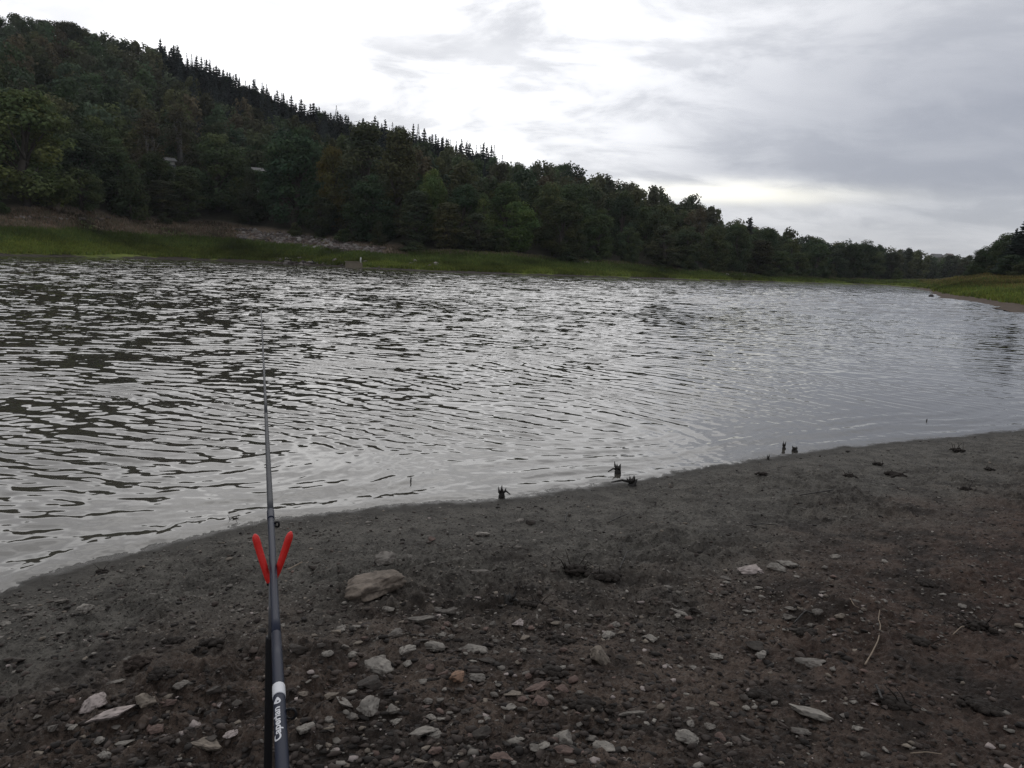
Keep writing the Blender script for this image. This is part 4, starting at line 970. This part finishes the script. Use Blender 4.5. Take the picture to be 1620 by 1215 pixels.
def build_gravel():
    rg = np.random.default_rng(9); V0, F0 = ico(1); Vs, Fs, Cc = [], [], []; o = 0
    n = 26000
    U = rg.uniform(-150, 1770, n); Vv = 760 + (1290 - 760) * rg.uniform(0, 1, n) ** 0.8
    dens = 0.16 + 0.84 * np.exp(-((U - 700) / 280) ** 2) * sstep(Vv, 930, 1060) + 0.6 * np.exp(-((U - 200) / 230) ** 2) * sstep(Vv, 1040, 1140) + 0.35 * np.exp(-((U - 1180) / 200) ** 2) * sstep(Vv, 880, 980)
    n2 = 15000                                     # fine grit nearer to the water
    U = np.concatenate([U, rg.uniform(-20, 1680, n2)]); Vv = np.concatenate([Vv, 685 + 330 * rg.uniform(0, 1, n2) ** 1.1]); dens = np.concatenate([dens, np.full(n2, 9.0)])
    for u, v, d in zip(U, Vv, dens):
        if rg.uniform() > d + 0.15: continue
        P = on_plane(u, v, 0.12); z = float(beach_h(P[0], P[1])); P = on_plane(u, v, z)
        if shore_s(P[0], P[1]) < (0.25 if d < 5 else 0.10): continue
        z = float(beach_h(P[0], P[1]))
        s = 0.0018 + 0.0095 * rg.uniform() ** 2.8
        if v < 930: s *= 0.75
        q = rg.uniform()
        if d > 5: s = rg.uniform(0.0022, 0.0048) * (1.0 if rg.uniform() < 0.93 else 2.2); q = rg.uniform(0.45, 1.0)
        base = ((0.045, 0.035, 0.029), (0.022, 0.018, 0.015), (0.065, 0.050, 0.041))[rg.integers(3)] if q < (0.88 if d < 5 else 0.74) else TONES[('gprtk' if d < 5 else 'ggtgp')[rg.integers(5)]]
        vv = V0.copy()
        for _ in range(5):
            nn = rg.normal(size=3); nn /= math.sqrt(nn @ nn); vv -= np.maximum(vv @ nn - rg.uniform(0.2, 0.6), 0)[:, None] * nn
        vv = vv * 1.25 * rg.uniform(0.85, 1.15, (len(V0), 1)) * np.array([s * rg.uniform(0.8, 2.2), s * rg.uniform(0.8, 1.6), s * rg.uniform(0.35, 0.8)])
        a = rg.uniform(0, 6.28); ca, sa = math.cos(a), math.sin(a)
        vv = np.stack([vv[:, 0] * ca - vv[:, 1] * sa + P[0], vv[:, 0] * sa + vv[:, 1] * ca + P[1], vv[:, 2] + z + s * 0.2], -1)
        Vs.append(vv); Fs.append(F0 + o); o += len(vv); Cc.append(np.tile(np.array(base) * rg.uniform(0.7, 1.1), (len(vv), 1)))
    print('gravel', len(Vs))
    tag(link('gravel', make_mesh('gravel', np.concatenate(Vs), np.concatenate(Fs), np.concatenate(Cc)), M_GRAVEL), 'grit and mud crumbs strewn over the shore', 'gravel', kind='stuff')
build_gravel()

# ------------------------------------------------------------------ stumps, roots, clods and twigs
def stump(u, v, w, h, label, seed, spikes=6, arm=None):
    P = ground_hit(u, v) if shore_s(*on_plane(u, v)[:2]) > 0.05 else on_plane(u, v); sc = depth_of(P) / F_PX
    W_, H_ = w * sc * 0.9, h * sc * 0.9; rg = np.random.default_rng(seed); parts = []
    parts.append(tube([(0, 0, -0.08), (0, 0, H_ * 0.12), (rg.normal() * 0.06 * W_, 0, H_ * 0.35), (rg.normal() * 0.08 * W_, 0, H_ * 0.6)], [W_ * 0.40, W_ * 0.33, W_ * 0.24, W_ * 0.08], 10, jitter=0.3, seed=seed))
    for i in range(spikes):
        a = 2 * math.pi * (i + rg.uniform(-0.3, 0.3)) / spikes; rr = W_ * rg.uniform(0.28, 0.5); zt = H_ * rg.uniform(0.6, 1.0)
        parts.append(tube([(0, 0, H_ * rg.uniform(0.15, 0.4)), (rr * 0.7 * math.cos(a), rr * 0.7 * math.sin(a), zt * 0.6), (rr * math.cos(a), rr * math.sin(a), zt)], [W_ * 0.17, W_ * 0.13, W_ * 0.015], 6, jitter=0.35, seed=seed + i))
    if arm:
        ax, az = arm[0] * sc, arm[1] * sc
        parts.append(tube([(0, 0, H_ * 0.3), (ax * 0.5, -0.01, H_ * 0.3 + az * 0.6), (ax, -0.03, az)], [W_ * 0.14, W_ * 0.10, W_ * 0.05], 6, jitter=0.2, seed=seed))
    vv, q, t = join(parts)
    tag(link('stump', make_mesh('stump', vv, [q, t]), M_ROOT, None, (P[0], P[1], P[2])), label, 'stump')
stump(793, 787, 17, 26, 'blackened stump rising at the water edge in the middle', 1, 5, (14, 8))
stump(977, 748, 17, 20, 'spiky black stump standing in the shallow water', 2, 7, (-16, 3))
stump(1000, 768, 22, 19, 'dark flared stump on the wet mud with a branch reaching into the water', 3, 6, (-34, 6))
stump(1240, 711, 9, 16, 'taller narrow stump of the far pair in the water', 4, 4)
stump(1257, 714, 14, 12, 'low wide stump of the far pair in the water', 5, 5)
stump(1215, 727, 6, 10, 'tiny black stump at the water edge left of the far pair', 6, 3)
stump(650, 762, 4, 12, 'thin black stake poking out of the water', 7, 2)
stump(805, 958, 27, 32, 'rounded dark rotten stump on the mud in the middle of the shore', 8, 4, (22, 6))
stump(1466, 666, 3, 6, 'speck-like twig stump in the shallows far along the shore', 9, 2)
def clump(u, v, w, h, label, seed, twigs=5, lift=0.5, mat=None):
    P = ground_hit(u, v); sc = depth_of(P) / F_PX; W_, H_ = w * sc * 1.1, h * sc * 1.25; rg = np.random.default_rng(seed)
    gx, gy = rg.normal(size=(2, 30)) * W_ * 0.25; P[2] = max(P[2], float(np.percentile(beach_h(P[0] + gx, P[1] + gy * 0.6), 70)))
    parts = []; V0, F0 = ico(2)
    for i in range(46 if w > 30 else 26):
        q = rg.normal(size=2) * 0.36; q = q / max(1.0, np.hypot(*q)); e = 1 - 0.75 * np.hypot(*q)
        s_ = W_ * rg.uniform(0.05, 0.13) * (0.5 + 0.5 * e)
        b = V0 * (1 + 0.5 * perlin(V0[:, 0] * 1.9 + i * 3.3 + seed, V0[:, 1] * 1.9 + V0[:, 2] * 2.3, seed + i)[:, None]) * np.array([1.3, 1.0, 0.8]) * s_
        parts.append((b + np.array([q[0] * W_ * 0.52, q[1] * W_ * 0.34, max(0.0, e) * H_ * lift * rg.uniform(0.0, 0.75)]), np.zeros((0, 4), int), F0))
    for i in range(twigs):
        a = rg.uniform(0, 6.28); l = W_ * rg.uniform(0.3, 0.62); x0 = rg.uniform(-0.3, 0.3) * W_
        parts.append(tube([(x0, 0, 0), (x0 + l * 0.5 * math.cos(a), l * 0.3 * math.sin(a), H_ * rg.uniform(0.3, 0.8)), (x0 + l * math.cos(a), l * 0.5 * math.sin(a), H_ * rg.uniform(0.2, 1.2))], [W_ * 0.022, W_ * 0.016, W_ * 0.006], 5, jitter=0.2, seed=seed + i))
    vv, q, t = join(parts)
    tag(link('root_clump' if twigs > 2 else 'mud_clod', make_mesh('clump', vv, [q, t]), mat or M_CLOD, None, (P[0], P[1], P[2]), (0, 0, -math.atan2(P[0], P[1]))), label, 'root clump' if twigs > 2 else 'mud clod')
clump(912, 905, 50, 22, 'tangled black root clump with thin twigs standing up from it', 1, 9, 0.5)
clump(958, 914, 66, 20, 'long low dark root mass trailing right of the tangled black clump', 2, 4, 0.4)
clump(845, 963, 44, 16, 'low rooty clump beside the rounded rotten stump', 3, 6, 0.4)
clump(218, 1056, 46, 44, 'big lumpy mud mound with a deep dark hollow on its right', 4, 0, 0.42, simple('brown_mud', (0.052, 0.040, 0.033), 0.9, 0.2, bump=0.9, bscale=40, vary=0.5))
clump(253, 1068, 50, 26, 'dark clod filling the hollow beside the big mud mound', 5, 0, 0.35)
clump(335, 1026, 44, 26, 'dark crumbly clod left of the black rod rest pole', 6, 1, 0.45)
clump(275, 1016, 40, 14, 'flat dark clod above the big mud mound', 7, 1, 0.4)
clump(89, 1107, 34, 15, 'dark weedy clod on the bare mud at left', 8, 1, 0.45)
clump(1098, 968, 20, 14, 'round dark clod at the end of the flat pale chip', 9, 0, 0.5)
clump(1556, 995, 48, 20, 'dark grassy clump with a pale twig in front, on the right side', 10, 7, 0.5)
clump(1418, 1117, 66, 20, 'dark root hollow with an upright stick at its left end', 11, 5, 0.3)
clump(1452, 1019, 52, 14, 'long dark clod in the reddish mud below the pale stalk', 12, 1, 0.3)
clump(1553, 1122, 62, 10, 'dark crack near the right edge, imitated by a low dark ridge of mud', 13, 1, 0.35)  # raised dark clods stand in for the darkness of a crack
clump(1466, 925, 40, 12, 'small dark clod on the right slope', 14, 1, 0.35)
clump(1529, 775, 24, 10, 'dark lump on the upper shore at right', 15, 1, 0.45)
clump(1564, 743, 16, 8, 'small dark tuft high on the right shore', 16, 2, 0.45)
clump(1415, 752, 34, 8, 'flat dark tuft of roots in the middle of the upper right shore', 17, 3, 0.4)
clump(1345, 754, 24, 9, 'dark tuft of twigs left of the flat root tuft', 18, 4, 0.4)
clump(1390, 735, 18, 9, 'dark tuft with a tiny upright stick near the water', 19, 3, 0.5)
clump(1515, 715, 22, 13, 'twiggy dark tuft near the water on the right', 20, 5, 0.5)
clump(1205, 752, 22, 8, 'flat dark scrap on the mud below the stump pair', 21, 1, 0.4)
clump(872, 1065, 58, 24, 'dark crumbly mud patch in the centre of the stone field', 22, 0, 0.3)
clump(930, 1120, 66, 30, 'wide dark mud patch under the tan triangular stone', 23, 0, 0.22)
clump(890, 1015, 44, 18, 'rough dark clod between the bleached stone and the small pale one', 24, 0, 0.4)
clump(372, 823, 20, 10, 'weedy scrap at the water edge left of the rod', 25, 4, 0.45)
clump(160, 905, 26, 10, 'dark weed at the water edge on the left', 26, 2, 0.4)
clump(1275, 1000, 40, 10, 'dark clod behind the wide dull grey stone', 27, 1, 0.3)
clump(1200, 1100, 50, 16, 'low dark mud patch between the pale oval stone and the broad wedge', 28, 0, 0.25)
def twig(pts, r0, r1, label, mat, lift=0.004, name='twig'):
    W3 = []
    n = len(pts)
    for i, (u, v) in enumerate(pts):
        P = ground_hit(u, v); P[2] = max(P[2], float(np.max(beach_h(P[0] + np.array([-.03, -.015, 0, .015, .03, 0, 0]), P[1] + np.array([0, 0, 0, 0, 0, .02, -.02]))))) + lift; W3.append(P)
    W3 = np.array(W3); t = np.linspace(0, 1, n); tt = np.linspace(0, 1, n * 5); C3 = np.stack([np.interp(tt, t, W3[:, i]) for i in range(3)], -1)
    k = np.array([0.25, 0.5, 0.25]);
    for i in range(3): C3[1:-1, i] = np.convolve(C3[:, i], k, 'same')[1:-1]
    v, q, t3 = tube(C3, np.linspace(r0, r1, len(C3)), 6, jitter=0.15)
    tag(link(name, make_mesh(name, v, [q, t3], smooth=True), mat), label, 'twig')
twig([(1391, 972), (1389, 984), (1392, 1000), (1389, 1018), (1379, 1039), (1368, 1055)], 0.0014, 0.0024, 'long pale dry stalk bent on the reddish mud', M_TWIG, 0.008)
twig([(1343, 959), (1351, 962), (1358, 967)], 0.0016, 0.0012, 'short pale twig above the long bent stalk', M_TWIG)
twig([(1507, 1006), (1520, 998), (1536, 994)], 0.0015, 0.002, 'pale twig leading to the dark grassy clump', M_TWIG)
twig([(1385, 1092), (1389, 1104), (1394, 1120)], 0.004, 0.004, 'short dark stick standing by the root hollow', M_ROOT, 0.015)
twig([(1255, 992), (1272, 984), (1290, 979)], 0.003, 0.002, 'dark stick above the dark flat stone', M_ROOT, 0.01)
twig([(1440, 1194), (1465, 1195), (1490, 1199)], 0.0015, 0.001, 'thin pale straw near the lower right edge', M_TWIG)
twig([(963, 829), (980, 823), (994, 815)], 0.003, 0.002, 'thin dark stick on the grey mud below the flared stump', M_ROOT, 0.006)
twig([(894, 830), (895, 822), (897, 814)], 0.004, 0.003, 'tiny dark stick poking from the mud near the water', M_ROOT, 0.012)
twig([(455, 905), (468, 899), (478, 893)], 0.003, 0.002, 'short light stick beside the red rod rest', M_TWIG, 0.006)
twig([(1180, 835), (1205, 832), (1230, 834)], 0.003, 0.002, 'dark stick lying above the flat pale pair', M_ROOT, 0.006)
twig([(1265, 785), (1290, 781), (1318, 779)], 0.003, 0.003, 'dark stick lying on the upper shore', M_ROOT, 0.006)
twig([(980, 905), (990, 880), (1000, 873)], 0.003, 0.0015, 'thin dark stick beside the long low root mass', M_ROOT, 0.006)

# ------------------------------------------------------------------ fishing rod and its rest
ROD_A = at_depth(447.5, 1230, 0.93); ROD_B = at_depth(413, 486, 4.3)
def rod_t(v):
    lo, hi = -0.5, 1.2
    for _ in range(50):
        md = (lo + hi) / 2
        if project(ROD_A + (ROD_B - ROD_A) * md)[1] > v: lo = md
        else: hi = md
    return lo
def rod_p(v): return ROD_A + (ROD_B - ROD_A) * rod_t(v)
AX = (ROD_B - ROD_A) / np.linalg.norm(ROD_B - ROD_A)
DPX = [(1230, 23.5), (1060, 18.6), (1005, 16), (912, 12.8), (850, 11.6), (812, 11.0), (756, 9.2), (700, 7.4), (624, 4.6), (560, 2.9), (500, 1.7), (486, 1.2)]
dv = np.array([d[0] for d in DPX])[::-1]; dp = np.array([d[1] for d in DPX])[::-1]
def rod_r(v): return float(np.interp(v, dv, dp)) * depth_of(rod_p(v)) / F_PX / 2 * 0.95
M_BLANK = simple('dark_rod_blank', (0.012, 0.016, 0.032), 0.45, 0.2); M_BLANK2 = simple('grey_rod_blank', (0.036, 0.038, 0.043), 0.55, 0.22)
M_BANDW = simple('white_band', (0.62, 0.62, 0.63), 0.45, 0.4); M_BLACK = simple('black_plastic', (0.008, 0.008, 0.009), 0.5, 0.3)
M_RED = simple('red_plastic', (0.66, 0.024, 0.018), 0.42, 0.4, bump=0.25, bscale=300, vary=0.12); M_POLE = simple('grey_pole', (0.09, 0.09, 0.095), 0.35, 0.5); M_INK = simple('white_print', (0.60, 0.60, 0.61), 0.5, 0.3)
rod = bpy.data.objects.new('fishing_rod', None); COL.objects.link(rod); rod.location = tuple(ROD_A)
tag(rod, 'long dark telescopic fishing rod on a red forked stand, pointing out over the water', 'fishing rod')
def rod_tube(name, v0, v1, mat, grow=0.0, n=18, steps=10, step_end=None):
    vs = np.linspace(v0, v1, steps); pts = np.array([rod_p(v) for v in vs]) - ROD_A; rad = np.array([rod_r(v) + grow for v in vs])
    v, q, t = tube(pts, rad, n); return link(name, make_mesh(name, v, [q, t], smooth=True), mat, rod)
def sharp(o):
    for p in o.data.polygons:
        if len(p.vertices) == 3: p.use_smooth = False
# butt runs on behind the camera's feet
tb = np.linspace(-0.12, rod_t(1003), 12); pts = np.array([(ROD_B - ROD_A) * t for t in tb])
rad = np.interp(tb, [rod_t(v) for v in (1230, 1060, 1003)], [rod_r(v) for v in (1230, 1060, 1003)])
v_, q_, t_ = tube(pts, rad, 20); sharp(link('blank', make_mesh('blank', v_, [q_, t_], smooth=True), M_BLANK, rod))
sharp(rod_tube('blank', 1005, 810, M_BLANK, -0.0003)); sharp(rod_tube('blank', 812, 650, M_BLANK2, -0.0004)); sharp(rod_tube('tip', 655, 486, M_BLANK2, -0.0002, 10))
sharp(rod_tube('ferrule', 822, 809, M_BLANK, 0.0007)); sharp(rod_tube('band', 1104, 1087, M_BANDW, 0.0007, 24))
# frame across the blank: NV towards the camera, SD towards the picture's right
mid = rod_p(1140); NV = CAM - mid; NV -= AX * (NV @ AX); NV /= np.linalg.norm(NV); SD = np.cross(AX, NV)
if SD @ RT < 0: SD = -SD
def wrap(V2, s0, phi0, v_ref, lift=0.0004):
    """flat drawing (x along the rod, y up = picture left) laid round the blank"""
    out = []
    for (x, y) in V2:
        t = s0 + x; base = ROD_A + AX * t; rr = float(np.interp(t, SREF, RREF)) + lift; ph = -y / rr + phi0
        out.append(base + rr * (NV * math.cos(ph) + SD * math.sin(ph)) - ROD_A)
    return np.array(out)
LEN = np.linalg.norm(ROD_B - ROD_A); SREF = np.array([rod_t(v) * LEN for v in (1230, 1060, 1003)]); RREF = np.array([rod_r(v) for v in (1230, 1060, 1003)])
fc = bpy.data.curves.new('lettering', 'FONT'); fc.body = 'Caperlan'; fc.size = 1.0; fc.offset = 0.03; fc.resolution_u = 4
fo = bpy.data.objects.new('lettering_source', fc); COL.objects.link(fo)
dg = bpy.context.evaluated_depsgraph_get(); tm = bpy.data.meshes.new_from_object(fo.evaluated_get(dg)); bpy.data.objects.remove(fo)
bm = bmesh.new(); bm.from_mesh(tm)
bmesh.ops.triangulate(bm, faces=bm.faces[:])
for _ in range(2):
    lg = [e for e in bm.edges if e.calc_length() > 0.18]
    if lg: bmesh.ops.subdivide_edges(bm, edges=lg, cuts=1); bmesh.ops.triangulate(bm, faces=bm.faces[:])
V2 = np.array([v.co[:2] for v in bm.verts]); FF = np.array([[v.index for v in f.verts] for f in bm.faces]); bm.free()
s0, s1 = rod_t(1179) * LEN, rod_t(1126) * LEN
V2[:, 0] = (V2[:, 0] - V2[:, 0].min()) / np.ptp(V2[:, 0]) * (s1 - s0)
V2[:, 1] = (V2[:, 1] - 0.25) * 0.0135
lt = link('lettering', make_mesh('lettering', wrap(V2, s0, -0.38, 1150), FF), M_INK, rod)
# emblem above the name: a round leaf-like mark with a notch
sA, sB = rod_t(1122.5) * LEN, rod_t(1111) * LEN; cx_ = (sA + sB) / 2; hw = (sB - sA) / 2
ang = np.linspace(0, 2 * math.pi, 33)[:-1]
ring = np.stack([np.cos(ang) * hw * 0.72 * (1 + 0.5 * np.maximum(np.cos(ang), 0) ** 6), np.sin(ang) * 0.0044 * (1 + 0.35 * np.maximum(np.sin(ang - 0.2), 0) ** 8)], -1)
hole = np.stack([np.cos(ang) * hw * 0.22 - hw * 0.1, np.sin(ang) * 0.0013 - 0.0006], -1)
V2 = np.concatenate([ring, hole]); j = np.arange(32); Fq = np.stack([j, (j + 1) % 32, 32 + (j + 1) % 32, 32 + j], -1)
link('emblem', make_mesh('emblem', wrap(V2 + np.array([cx_, 0]), 0, -0.28, 1116), Fq), M_INK, rod)
def ring_guide(u, v, rpx, wire, dep_off=0.0, squash=1.0):
    D = depth_of(rod_p(v)) + dep_off; c = at_depth(u, v, D); a = np.linspace(0, 2 * math.pi, 25); R_ = rpx * D / F_PX
    pts = np.array([c + R_ * (RT * math.cos(t) * squash + UP * math.sin(t)) for t in a]) - ROD_A
    vv, q, t = tube(pts, np.full(25, wire), 8, cap=False)
    parts = [(vv, q, t)]
    base = rod_p(v) - ROD_A
    for k in (-0.8, 0.8):
        p1 = c - ROD_A + R_ * (RT * -0.75 * squash + UP * k * 0.7); parts.append(tube([base + AX * k * R_ * 2.0 + SD * rod_r(v) * 0.8, (base + AX * k * R_ * 1.5 + SD * rod_r(v) + p1) / 2, p1], wire * 0.9, 6))
    vv, q, t = join(parts); link('line_guide', make_mesh('line_guide', vv, [q, t], smooth=True), M_BLACK, rod)
ring_guide(460.0, 1129, 8.4, 0.0017, 0.004); ring_guide(438.5, 829.5, 4.2, 0.0022, 0.004, 0.7)

# rod rest: telescopic pole with a red V head
fork_v = 915
FD = depth_of(rod_p(900)) + 0.012
head = at_depth(428.0, 921, FD)
base_dir = at_depth(423.0, 1215, FD + 0.05) - at_depth(427.0, 921, FD); base_dir /= -base_dir[2]
rest = bpy.data.objects.new('rod_rest', None); COL.objects.link(rest)
zg = float(beach_h(*(head + base_dir * head[2])[:2])); foot = head + base_dir * (head[2] - zg)
rest.location = tuple(foot)
tag(rest, 'red forked rod rest on a thin pole sliding out of a thick black tube', 'rod rest')
def rp(P): return np.asarray(P) - foot
vj = 1006; lo, hi = 0.0, head[2] - zg
for _ in range(40):
    md = (lo + hi) / 2
    if project(head + base_dir * md)[1] < vj: lo = md
    else: hi = md
joint = head + base_dir * lo
v_, q_, t_ = tube([rp(head), rp(joint + base_dir * 0.03)], 0.0031, 12); link('pole', make_mesh('pole', v_, [q_, t_], smooth=True), M_POLE, rest)
ext = foot + base_dir * 0.08
v_, q_, t_ = tube([rp(joint), rp(joint + base_dir * 0.004), rp((joint + ext) / 2), rp(ext)], [0.0066, 0.0075, 0.0078, 0.0080], 16); o = link('outer_tube', make_mesh('outer_tube', v_, [q_, t_], smooth=True), M_BLACK, rest); sharp(o)
v_, q_, t_ = tube([rp(at_depth(422, 924, FD + 0.004)), rp(at_depth(428, 922, FD + 0.006)), rp(at_depth(434, 921, FD + 0.004))], [0.0035, 0.0058, 0.0035], 12); link('socket', make_mesh('socket', v_, [q_, t_], smooth=True), M_BLACK, rest)
def arm(px):
    P = np.array([rp(at_depth(u, v, FD + dz)) for u, v, dz in px]); n = 26
    s = np.linspace(0, 1, len(P)); ss = np.linspace(0, 1, n); C3 = np.stack([np.interp(ss, s, P[:, i]) for i in range(3)], -1)
    for _ in range(6): C3[1:-1] = 0.5 * C3[1:-1] + 0.25 * (C3[:-2] + C3[2:])
    R_ = 0.0070 * (1 - 0.22 * (1 - ss)); R_[-3:] *= (0.95, 0.78, 0.3); R_[0] *= 0.4
    v, q, t = tube(C3, R_, 14); a = link('fork_arm', make_mesh('fork_arm', v, [q, t], smooth=True), M_RED, rest)
    tp = make_mesh('tip_cap', *(lambda V, F_: (V * np.array([0.0032] * 3) + C3[-2], F_))(*ico(2)), smooth=True); 
    return a
arm([(427, 922, 0.004), (423.5, 914, 0.002), (417, 893, 0), (409, 867, 0), (403, 845, -0.004)])
arm([(431, 920, 0.004), (439, 905, 0.002), (445, 888, 0), (452, 867, 0), (460.5, 841, -0.004)])

# ------------------------------------------------------------------ thin haze over the lake
hz = bpy.data.materials.new('haze'); hz.use_nodes = True; hn = hz.node_tree; hn.nodes.clear()
ho = hn.nodes.new('ShaderNodeOutputMaterial'); hv = hn.nodes.new('ShaderNodeVolumePrincipled')
hv.inputs['Color'].default_value = (0.90, 0.94, 1.0, 1); hv.inputs['Density'].default_value = 0.00012
hn.links.new(hv.outputs[0], ho.inputs['Volume'])
tag(link('haze', box_mesh('haze', (-900, -70, -2.2), (900, 2600, 135)), hz), 'faint pale haze hanging over the lake and woods', 'haze', kind='stuff')
